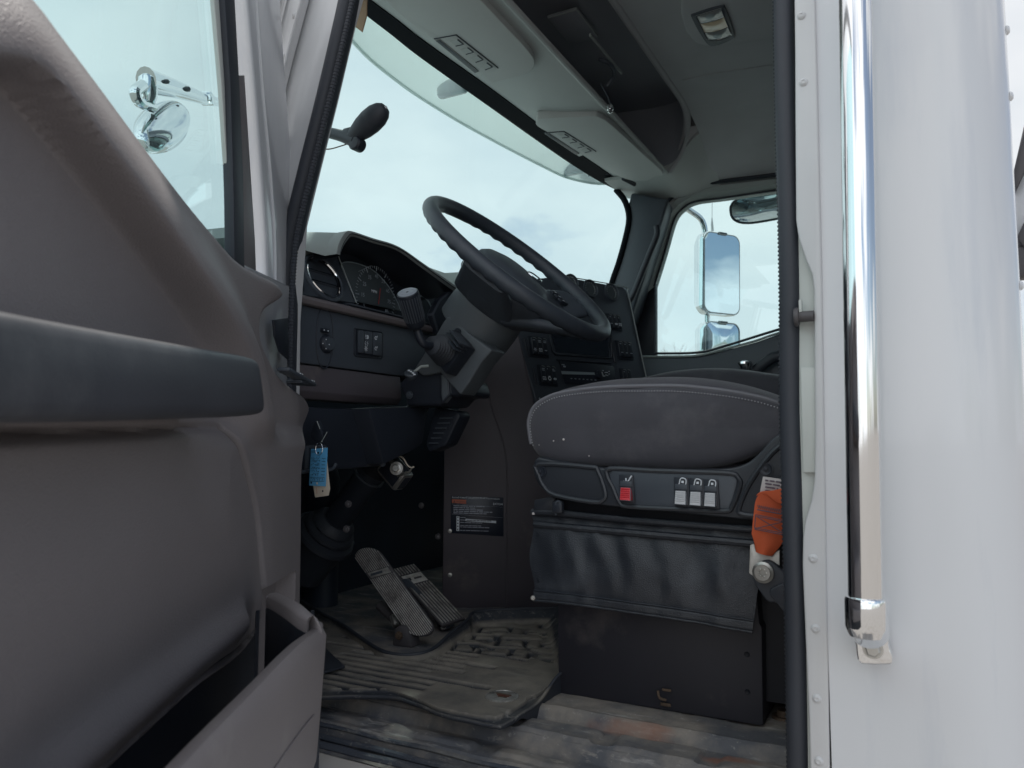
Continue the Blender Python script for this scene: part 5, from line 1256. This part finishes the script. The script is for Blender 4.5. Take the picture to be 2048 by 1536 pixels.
v1 = visor([(640, -140), (748, -22), (800, 30), (862, 78), (880, 74), (900, 90), (975, 160), (990, 164), (1050, 148), (1066, 136), (1064, 112), (1010, 52), (940, -22), (860, -110), (740, -200)],
           [(868, 78), (912, 70), (996, 136), (958, 152)], 'grey sun visor above the driver side of the windshield, the nearer of two', .962)
v2 = visor([(1074, 252), (1074, 243), (1084, 238), (1180, 233), (1200, 236), (1220, 248), (1275, 298), (1326, 346), (1312, 352), (1290, 362), (1250, 358), (1200, 332), (1150, 300), (1100, 268)],
           [(1088, 266), (1128, 263), (1192, 303), (1158, 313)], 'grey sun visor above the passenger side of the windshield, the farther of two', .962)
mb = MB(); A = hz(1258, 363, .97); mb.lathe(A, (.2, 1, 0), [(-.04, .008), (.04, .008)], M['darker'], 14); mb.build('visor_pivot', v2)
mb = MB(); mb.tube(spline([hz(x, y, .97) for x, y in ((770, 0), (800, 8), (840, 10), (872, 4), (890, -6))], 5), .003, M['header'], 8); wv = mb.build('wire', v1)

dl = thing('dome_light', 'clear three-part dome light set in the grey ceiling', 'light', hz(1428, 48, 1.12))
q = [hz(x, y, 1.122) for x, y in ((1384, 34), (1390, 24), (1440, 9), (1452, 14), (1468, 62), (1462, 76), (1430, 88), (1412, 82))]
mb = MB(); mb.prism(spline(q, 4, True), (0, 0, -.006), M['dark'], .002, 3); mb.build('bezel', dl)
a0, b0, c0, d0 = (1392, 32), (1442, 17), (1463, 70), (1415, 80)
def lp(u, v, z=1.114):
    x = (a0[0]*(1-u)+b0[0]*u)*(1-v)+(d0[0]*(1-u)+c0[0]*u)*v; y = (a0[1]*(1-u)+b0[1]*u)*(1-v)+(d0[1]*(1-u)+c0[1]*u)*v; y += 5*math.sin(math.pi*u)*v; return hz(x, y, z)
for k, (v0, v1_) in enumerate(((0, .32), (.34, .68), (.7, 1))):
    rows = [[lp(u/10, v0+(v1_-v0)*j/6, 1.114-.004*math.sin(math.pi*u/10)*math.sin(math.pi*j/6)) for u in range(11)] for j in range(7)]
    mb = MB(); mb.sheet(rows, (0, 0, .003), M['amber'] if k == 1 else M['lens'])
    if k != 1: c = lp(.5, (v0+v1_)/2, 1.1105); mb.lathe(c, (0, 0, -1), [(0, .012), (.001, .009), (.0015, 0)], M['strip'], 16)
    mb.build('lens', dl)
mb = MB(); pr = [lp(0, 0, 1.112)]+[lp(u/8, 0, 1.112) for u in range(1, 9)]+[lp(1, v/8, 1.112) for v in range(1, 9)]+[lp(1-u/8, 1, 1.112) for u in range(1, 9)]+[lp(0, 1-v/8, 1.112) for v in range(1, 8)]
mb.tube(pr, .0013, M['chromeb'], 6, closed=True); mb.tube([lp(u/8, .33, 1.111) for u in range(9)], .001, M['chromeb'], 6); mb.tube([lp(u/8, .69, 1.111) for u in range(9)], .001, M['chromeb'], 6); mb.build('lens_rim', dl)

hc = thing('horn_cord', 'thin air horn cord with a metal bead hanging from the overhead shelf', 'pull cord', hz(1224, 224, .95))
mb = MB(); mb.tube(spline([hz(1202, 168, 1.0), hz(1208, 180, .98), hz(1216, 195, .965), hz(1220, 208, .955)], 5), .0016, M['dark'], 6); mb.build('cord', hc)
mb = MB(); c = hz(1220, 207, .955); dn = (hz(1224, 228, .93)-c).normalized(); mb.lathe(c, V((0, 0, -1)), [(0, .003), (.003, .006), (.006, .0065), (.008, .009), (.016, .0095), (.019, .009), (.021, .0065), (.026, .006), (.028, .003)], M['chrome'], 20); mb.build('bead', hc)

# camera mount on the windshield edge and card
wm = thing('windshield_mount', 'black rubber knob on a swivel arm at the driver side of the windshield', 'mount', hy(710, 290, 1.15))
YW = 1.15
mb = MB(); P = resample(spline([hy(x, y, YW) for x, y in ((640, 262), (660, 266), (685, 272), (712, 283))], 5), 14); mb.tube(P, [.010+.004*i/13 for i in range(14)], M['darker'], 12); mb.lathe(hy(714, 288, YW)+V((0, .012, 0)), (0, -1, 0), [(0, .014), (.02, .015), (.024, .012), (.025, 0)], M['darker'], 20)
mb.box(hy(700, 270, YW), (.03, .02, .028), M['darker'], bev=.006); mb.build('swivel_arm', wm)
mb = MB(); A = hy(700, 280, YW); B = hy(768, 218, YW); ax_ = (B-A).normalized(); l = (B-A).length
mb.lathe(A, ax_, [(0, .010), (l*.15, .0165), (l*.4, .0225), (l*.6, .0245), (l*.615, .0240), (l*.63, .0245), (l*.8, .0235), (l*.95, .0185), (l*1.03, .012), (l*1.06, 0)], M['rubber'], 28); mb.lathe(A+ax_*l*1.04, ax_, [(0, .004), (.003, .003)], M['lgrey'], 10); mb.build('knob', wm)
mb = MB(); mb.tube(spline([hy(x, y, YW) for x, y in ((640, 298), (660, 298), (682, 292), (700, 286))], 5), .0014, M['rustb'], 6); mb.build('cable', wm)
mb = MB(); mb.prism([hy(x, y, 1.2) for x, y in ((700, -40), (734, -40), (733, 30), (724, 64), (708, 52))], (0, .003, 0), M['card'], .0006); cdx = mb.build('brown_card'); tag(cdx, 'brown card tucked at the top corner of the windshield', 'card')

# ------------------------------------------------------------------ passenger door with its window
pd_ = thing('passenger_door', 'dark far door panel with a slanted window and silver lock knob', 'truck door', (-.5, 2.85, -.4))
YP = 2.84
mb = MB(); dpn = [hy(x, y, YP) for x, y in ((1150, 712), (1284, 712), (1310, 712), (1396, 711), (1450, 700), (1510, 684), (1554, 669), (1680, 634), (1690, 1150), (1150, 1150))]; mb.prism(dpn, (0, .05, 0), M['dark'], .006, 3); mb.build('door_panel', pd_)
mb = MB(); mb.tube(resample(spline([hy(x, y, YP-.006) for x, y in ((1283, 713), (1340, 713), (1396, 711), (1450, 698), (1510, 682), (1554, 667), (1680, 632))], 5), 60), .0045, M['grey'], 8); mb.build('belt_trim', pd_)
mb = MB(); mb.prism([hy(x, y, YP+.01) for x, y in ((1311, 560), (1311, 716), (1240, 716), (1268, 640), (1290, 590))], (0, .03, 0), M['darker'], .002); mb.tube([hy(1309, 575, YP), hy(1309, 706, YP)], .003, M['rubber'], 6); mb.tube(spline([hy(x, y, YP) for x, y in ((1309, 707), (1396, 705), (1450, 692), (1554, 660), (1680, 625))], 5), .005, M['rubber'], 8); mb.build('window_channel', pd_)
mb = MB(); mb.prism([hy(x, y, 2.88) for x, y in ((1308, 720), (1308, 573), (1330, 505), (1349, 440), (1367, 410), (1391, 398), (1450, 388), (1554, 372), (1700, 350), (1700, 690))], (0, .004, 0), M['glassp']); mb.build('window_glass', pd_)
mb = MB(); mb.lathe(hy(1490, 735, 2.78), (0, 0, 1), [(-.04, .018), (0, .02), (.012, .027), (.02, .026), (.025, .018), (.027, 0)], M['chromeb'], 24); mb.build('lock_knob', pd_)
mb = MB(); mb.tube(spline([hy(x, y, 2.8) for x, y in ((1510, 742), (1535, 722), (1556, 712), (1620, 700))], 5), .02, M['darker'], 10, ry=.6); mb.build('pull_strap', pd_)

# mirrors outside the passenger window
sm = thing('side_mirror', 'tall chrome side mirror over a small convex one, beyond the far window', 'mirror', (-.72, 3.15, .3))
mn = V((.83, -.557, -.03)).normalized(); mxd = V((.557, .83, 0)).normalized(); mzd = mn.cross(mxd); 
if mzd.z < 0: mzd = -mzd
def rr(c, w, h, rad, n=8, s=1.0, off=0):
    o = []
    for (sx_1, sz_1, a0) in ((1, 1, 0), (-1, 1, 90), (-1, -1, 180), (1, -1, 270)):
        for k in range(n+1):
            a = math.radians(a0+90*k/n); o.append(c+mxd*((w/2-rad)*sx_1+rad*math.cos(a))*s+mzd*((h/2-rad)*sz_1+rad*math.sin(a))*s+mn*off)
    return o
MP = Pl((-.7, 3.1, .7), mn)
def mirror(x0, y0, x1, y1, nm, convex=False, rad=.035):
    A = MP(x0, y0); B = MP(x1, y1); c = (A+B)/2; w = abs((B-A).dot(mxd)); h = abs((B-A).dot(mzd))
    mb = MB(); mb.grid([rr(c, w, h, rad, s=1.0, off=.0), rr(c, w, h, rad, s=1.03, off=-.008), rr(c, w, h, rad, s=1.02, off=-.045), rr(c, w, h, rad, s=.9, off=-.07), rr(c, w, h, rad, s=.5, off=-.08)], M['chrome'], cu=True, cap=True); mb.build(nm+'_housing', sm)
    mb = MB()
    if convex:
        rows = []
        for k in range(12):
            s_ = max(.02, 1-k/11); rows.append(rr(c, w*.985, h*.985, rad, s=s_, off=.002+.012*(1-s_**2)))
        mb.grid(rows, M['mirror'], cu=True); g = mb.build(nm+'_glass', sm, ang=80)
    else: mb.prism(rr(c, w*.985, h*.985, rad, off=.004), -mn*.003, M['mirror']); g = mb.build(nm+'_glass', sm)
    mb = MB(); mb.tube([p for p in rr(c, w, h, rad, off=.003)], .0022, M['lgrey'], 6, closed=True); mb.box(c+mzd*h/2+mn*.004, (.045, .014, .012), M['darker'], (mxd, mn, mzd), bev=.003); mb.build(nm+'_rim', sm)
mirror(1408, 462, 1478, 631, 'mirror'); mirror(1410, 642, 1478, 720, 'convex_mirror', True)
mb = MB(); ar = [MP(x, y, -.05) for x, y in ((1340, 395), (1375, 418), (1398, 434), (1406, 446), (1410, 470), (1413, 560), (1414, 640), (1414, 760))]; mb.tube(resample(spline(ar, 6), 60), .0125, M['chromeb'], 14)
mb.tube([ar[-1], V((-.9, 2.95, .2))], .012, M['chromeb'], 10); mb.tube([ar[0], V((-.95, 2.95, 1.0))], .012, M['chromeb'], 10); mb.build('mirror_arm', sm)
an = thing('antenna', 'thin whip antenna standing above the far side mirror', 'antenna', MP(1425, 462, -.06))
mb = MB(); mb.tube([MP(1425, 462, -.06), MP(1424, 448, -.06), MP(1424, 436, -.06)], [.006, .005, .002], M['lgrey'], 8); mb.tube([MP(1424, 438, -.06), MP(1425, 330, -.06)], .0012, M['lgrey'], 6); mb.build('whip', an)
lm = thing('look_down_mirror', 'wide convex look-down mirror mounted above the far door window', 'mirror', hy(1530, 410, 3.02))
ln2 = V((.1, -.74, -.66)).normalized(); lx = V((1, .0, 0)); lx = (lx-ln2*lx.dot(ln2)).normalized(); lz = lx.cross(ln2); lz = -lz if lz.z < 0 else lz
c = hy(1532, 412, 3.02)
def le(s, off, hh=.062, ww=.135, e=.6): return [c+lx*math.copysign(abs(math.cos(t))**e, math.cos(t))*ww*s+lz*math.copysign(abs(math.sin(t))**.8, math.sin(t))*hh*s+ln2*off for t in [2*math.pi*j/48 for j in range(48)]]
mb = MB(); mb.grid([le(1, 0), le(1.04, -.006), le(1.03, -.025), le(.8, -.05), le(.3, -.06)], M['chrome'], cu=True, cap=True); mb.build('housing', lm)
mb = MB(); mb.tube(le(1.0, .002), .005, M['darker'], 8, closed=True); mb.build('rim', lm)
mb = MB(); mb.grid([le(max(.02, 1-k/10), .002+.02*(1-(1-k/10)**2)) for k in range(11)], M['mirror'], cu=True); mb.build('glass', lm, ang=80)
mb = MB(); mb.box(hy(1522, 389, 3.02), (.03, .04, .035), M['darker'], bev=.006); mb.build('bracket', lm)

# ------------------------------------------------------------------ keys and tags
kr = thing('key_ring', 'keys on a wire ring hanging under the dash', 'keys', hy(640, 895, 1.13))
YK = 1.06
mb = MB(); c = hy(638, 898, YK); mb.tube([c+V((math.cos(t)*.0085, 0, math.sin(t)*.0115)) for t in [2*math.pi*j/28 for j in range(28)]], .0007, M['chromeb'], 6, closed=True); mb.build('ring', kr)
mb = MB(); mb.prism([hy(x, y, YK+.008) for x, y in ((622, 860), (628, 842), (634, 842), (640, 858), (646, 874), (640, 884), (628, 884), (620, 872))], (0, .012, 0), M['darker'], .003); 
mb.tube([hy(634, 842, YK+.004), hy(640, 858, YK+.004)], .0008, M['grey'], 5); mb.tube([hy(654, 864, YK+.004), hy(643, 884, YK+.004)], .0008, M['grey'], 5); mb.build('key', kr)
mb = MB(); mb.prism([hy(x, y, YK+.01) for x, y in ((640, 880), (646, 864), (655, 862), (648, 886))], (0, .006, 0), M['darker'], .001); mb.build('key', kr)
bt = thing('key_tag', 'blue handwritten key tag hanging on the ring', 'key tag', hy(636, 972, YK))
A, B, Cq, D_ = [hy(x, y, YK) for x, y in ((622, 898), (655, 895.5), (651, 973), (618, 971))]
mb = MB(); mb.prism([A, B, Cq, D_], (0, .001, 0), M['blue'], .0002); tg = mb.build('card', bt)
def tp2(u, v, d=.0008): return A.lerp(B, u).lerp(D_.lerp(Cq, u), v)+V((0, -d, 0))
mb = MB(); rnd = random.Random(4)
for k, (v, n_) in enumerate(((.26, 6), (.34, 7), (.43, 7), (.52, 8), (.6, 5), (.69, 7))):
    for j in range(n_):
        u = .1+.52*j/n_+rnd.uniform(-.01, .01); P = [tp2(u+rnd.uniform(-.02, .06), v+rnd.uniform(-.035, .035)) for _ in range(4)]; mb.tube(P, .00028, M['ink'], 4)
    mb.tube([tp2(.72, v+.01), tp2(.93, v+.012)], .0004, M['ink'], 4)
mb.tube([tp2(.08, .77), tp2(.92, .765), tp2(.92, .87), tp2(.08, .88)], .0003, M['ink'], 4, closed=True)
for j in range(8):
    u = .12+.095*j; mb.tube([tp2(u, .79), tp2(u+.05, .8), tp2(u+.01, .85), tp2(u+.05, .85)][:2+(j % 3)], .00035, M['ink'], 4)
for v in (.05, .075, .1): mb.tube([tp2(.06, v), tp2(.32, v)], .0003, M['ink'], 4)
mb.lathe(tp2(.48, .12), (0, -1, 0), [(0, .0018), (.0003, .0018)], M['black'], 16); mb.box(tp2(.5, .93), (.0035, .0006, .0035), M['cream']); mb.box(tp2(.15, .92), (.003, .0005, .003), M['ink'])
mb.build('writing', tg)
ct = thing('key_tag', 'cream paper key tag hanging behind the blue tag', 'key tag', hy(644, 992, YK+.006))
q = [hy(x, y, YK+.004) for x, y in ((634, 897), (651, 895), (660, 978), (657, 991), (630, 995), (626, 970))]
mb = MB(); mb.prism(q, (0, .0008, 0), M['cream'], .0002); mb.lathe(hy(645.5, 982, YK+.0035), (0, -1, 0), [(0, .0017), (.0003, .0017)], M['black'], 14)
mb.tube([hy(633, 975, YK+.0035), hy(634, 988, YK+.0035)], .0003, M['warn'], 4); mb.build('paper', ct)

# ------------------------------------------------------------------ warning sticker on the tunnel cover
ws = thing('warning_sticker', 'black warning sticker with an orange banner on the brown tunnel cover', 'sticker', TUN(955, 1074))
q = [TUN(x, y, .0012) for x, y in ((902, 991.5), (1007, 995), (1007, 1073), (901, 1066))]
mb = MB(); mb.prism(q, TUN.n*-.001, M['stick'], .0002); bk = mb.build('backing', ws)
def wq(x, y, d=.0018):   # x, y in the sticker's own 0..1
    return q[0].lerp(q[1], x).lerp(q[3].lerp(q[2], x), y)+TUN.n*(d-.0012)
wx = (q[1]-q[0]); wy = (q[0]-q[3]); WW = wx.length
mb = MB(); mb.text('Eaton\u00ae Fuller\u00ae UltraShift\u00ae PLUS Transmissions', wq(.02, .06), wx, wy, WW*.046, M['mark'])
mb.text('EATON', wq(.8, .2), wx, wy, WW*.055, M['mark'], ext=.0003); mb.prism([wq(.02, .09), wq(.29, .095), wq(.29, .2), wq(.02, .19)], TUN.n*.0004, M['warn'])
mb.prism([wq(.045, .18, .0024), wq(.085, .18, .0024), wq(.065, .11, .0024)], TUN.n*.0003, M['warnb']); mb.text('WARNING', wq(.1, .175, .0024), wx, wy, WW*.04, M['warnb'])
mb.tube([wq(.02, .22), wq(.98, .25), wq(.98, .52), wq(.02, .49)], .0003, M['sprint'], 4, closed=True)
for k, s_ in enumerate(('aaaaaaa aaaaaaaaa aaaaa aa aaaaaaa aa', 'aaaaaa aaaa aa aaaa aaaaaa', 'aaaaa aaaaaaa aaaaa aaaaaaa aaaaaaa', 'aa aaa aaaaa aaaaaa aaaaaaa aa aaaaa aaaaaa aaa', 'aaaaa aaaaa aaaaaa aaaa aaaaaaa aaa aaaa')): mb.words([len(w_) for w_ in s_.split()], wq(.05, .275+.048*k), wx, wy, WW*.03, M['sprint'])
mb.prism([wq(.11, .54), wq(.165, .542), wq(.165, .93), wq(.11, .93)], TUN.n*.0003, M['mark'])
for k, s_ in enumerate('RNDHL'): mb.words([1], wq(.125, .585+.08*k, .0023), wx, wy, WW*.04, M['stick'])
mb.prism([wq(.28, .595), wq(.86, .61), wq(.86, .67), wq(.28, .655)], TUN.n*.0003, M['mark']); mb.words([8, 4, 4, 8, 6], wq(.3, .645, .0023), wx, wy, WW*.026, M['stick'])
for x, y, s_ in ((.18, .58, 'Reverse'), (.18, .645, 'Neutral'), (.18, .71, 'Drive   Automatic mode selection'), (.18, .79, 'Manual mode hold current gear'), (.18, .83, 'Low range engine braking downhill grades'), (.18, .92, 'See the driver instructions for details')): mb.words([len(w_) for w_ in s_.split()], wq(x, y), wx, wy, WW*.026, M['sprint'])
mb.build('print', bk)

# ------------------------------------------------------------------ exterior grab handle
gh = thing('exterior_grab_handle', 'polished steel grab handle on the white cab side', 'grab handle', SKIN(1740, 1320))
YH = .885
top_ = hy(1707, -200, YH); bt_ = hy(1731, 1206, YH); mb = MB(); mb.tube([top_, bt_], .0172, M['chromeb'], 40); mb.build('bar', gh)
mb = MB(); d_ = (bt_-top_).normalized(); mb.lathe(bt_-d_*.006, d_, [(-.001, .0175), (0, .0198), (.003, .0208), (.03, .0208), (.034, .0195), (.04, .017), (.041, 0)], M['chrome'], 40)
q = [hy(x, y, .915) for x, y in ((1704, 1262), (1773, 1258), (1776, 1290), (1784, 1312), (1784, 1326), (1776, 1329), (1724, 1328), (1714, 1312), (1712, 1290))]
mb.prism(spline(q, 2, True), (0, .03, 0), M['chrome'], .005, 3); mb.tube([hy(1735, 1240, .892), hy(1739, 1262, .912)], [.019, .02], M['chrome'], 24)
mb.build('end_bracket', gh)
mb = MB(); c = hy(1746, 1298, .9145); mb.lathe(c, (0, -1, 0), [(0, .0105), (.0015, .0105), (.0015, .008)], M['steel'], 24); mb.lathe(c, (0, -1, 0), [(0, .0078), (.006, .0078), (.0072, .0062), (.0072, 0)], M['steel'], 6); mb.build('hex_bolt', gh)

# ------------------------------------------------------------------ things behind the truck at the right edge
eb = thing('stack_bracket', 'dark slanted bracket sticking out behind the cab corner at the right edge', 'bracket', V((.75, 2.2, .3)))
def E_(x, y, Y=2.2): return hy(x, y, Y)
mb = MB(); mb.prism([E_(x, y) for x, y in ((2028, 345), (2060, 205), (2075, 205), (2070, 300), (2033, 380))], (0, .05, 0), M['smoke'], .006); mb.prism([E_(x, y) for x, y in ((2034, 476), (2050, 440), (2080, 430), (2080, 500), (2046, 492))], (0, .08, 0), M['smoke'], .006); mb.build('arm', eb)
mb = MB(); mb.prism([E_(x, y, 2.24) for x, y in ((2020, 440), (2034, 360), (2052, 330), (2090, 320), (2090, 470), (2030, 470))], (0, .04, 0), M['white'], .006); mb.build('panel', eb)

mb = MB(); px_ = E_(2078, 380, 2.24).x+.06; mb.box((px_, 2.24, -.45), (.1, .1, 2.3), M['smoke'], bev=.01); mb.box((px_-.05, 2.24, .45), (.2, .06, .08), M['smoke'], bev=.01); mb.build('post', eb)
# distant bare trees
def bare_tree(x, y, h, sd, lab):
    rn = random.Random(sd); t = thing('bare_tree', lab, 'tree', (x, y, -1.6), 'bare trees far beyond the truck'); mt = M['brownl']
    mb = MB(); cr = MB()
    def br(p, d, l, r, dep):
        q = p+d*l; (mb if dep < 1 else cr).tube([p, q], [r, r*.65], mt, 5 if dep < 3 else 3)
        if dep >= 6: return
        for k in range(3 if dep < 4 else 2):
            nd = (d+V((rn.uniform(-.6, .6), rn.uniform(-.6, .6), rn.uniform(-.1, .5)))).normalized(); br(q, nd, l*rn.uniform(.62, .85), r*.6, dep+1)
    br(V((x, y, -1.6)), V((0, 0, 1)), h*.26, h*.02, 0); mb.build('trunk', t); cr.build('crown', t)
for k, (px, d) in enumerate(((1345, 62), (1375, 70), (1398, 58))):
    r = ray(px, 700); u = r*(d/r.y); bare_tree(u.x, u.y, 1.6+(u.z)*1.03, k+2, ('leftmost', 'middle', 'rightmost')[k]+' bare tree top on the horizon behind the far side mirror')
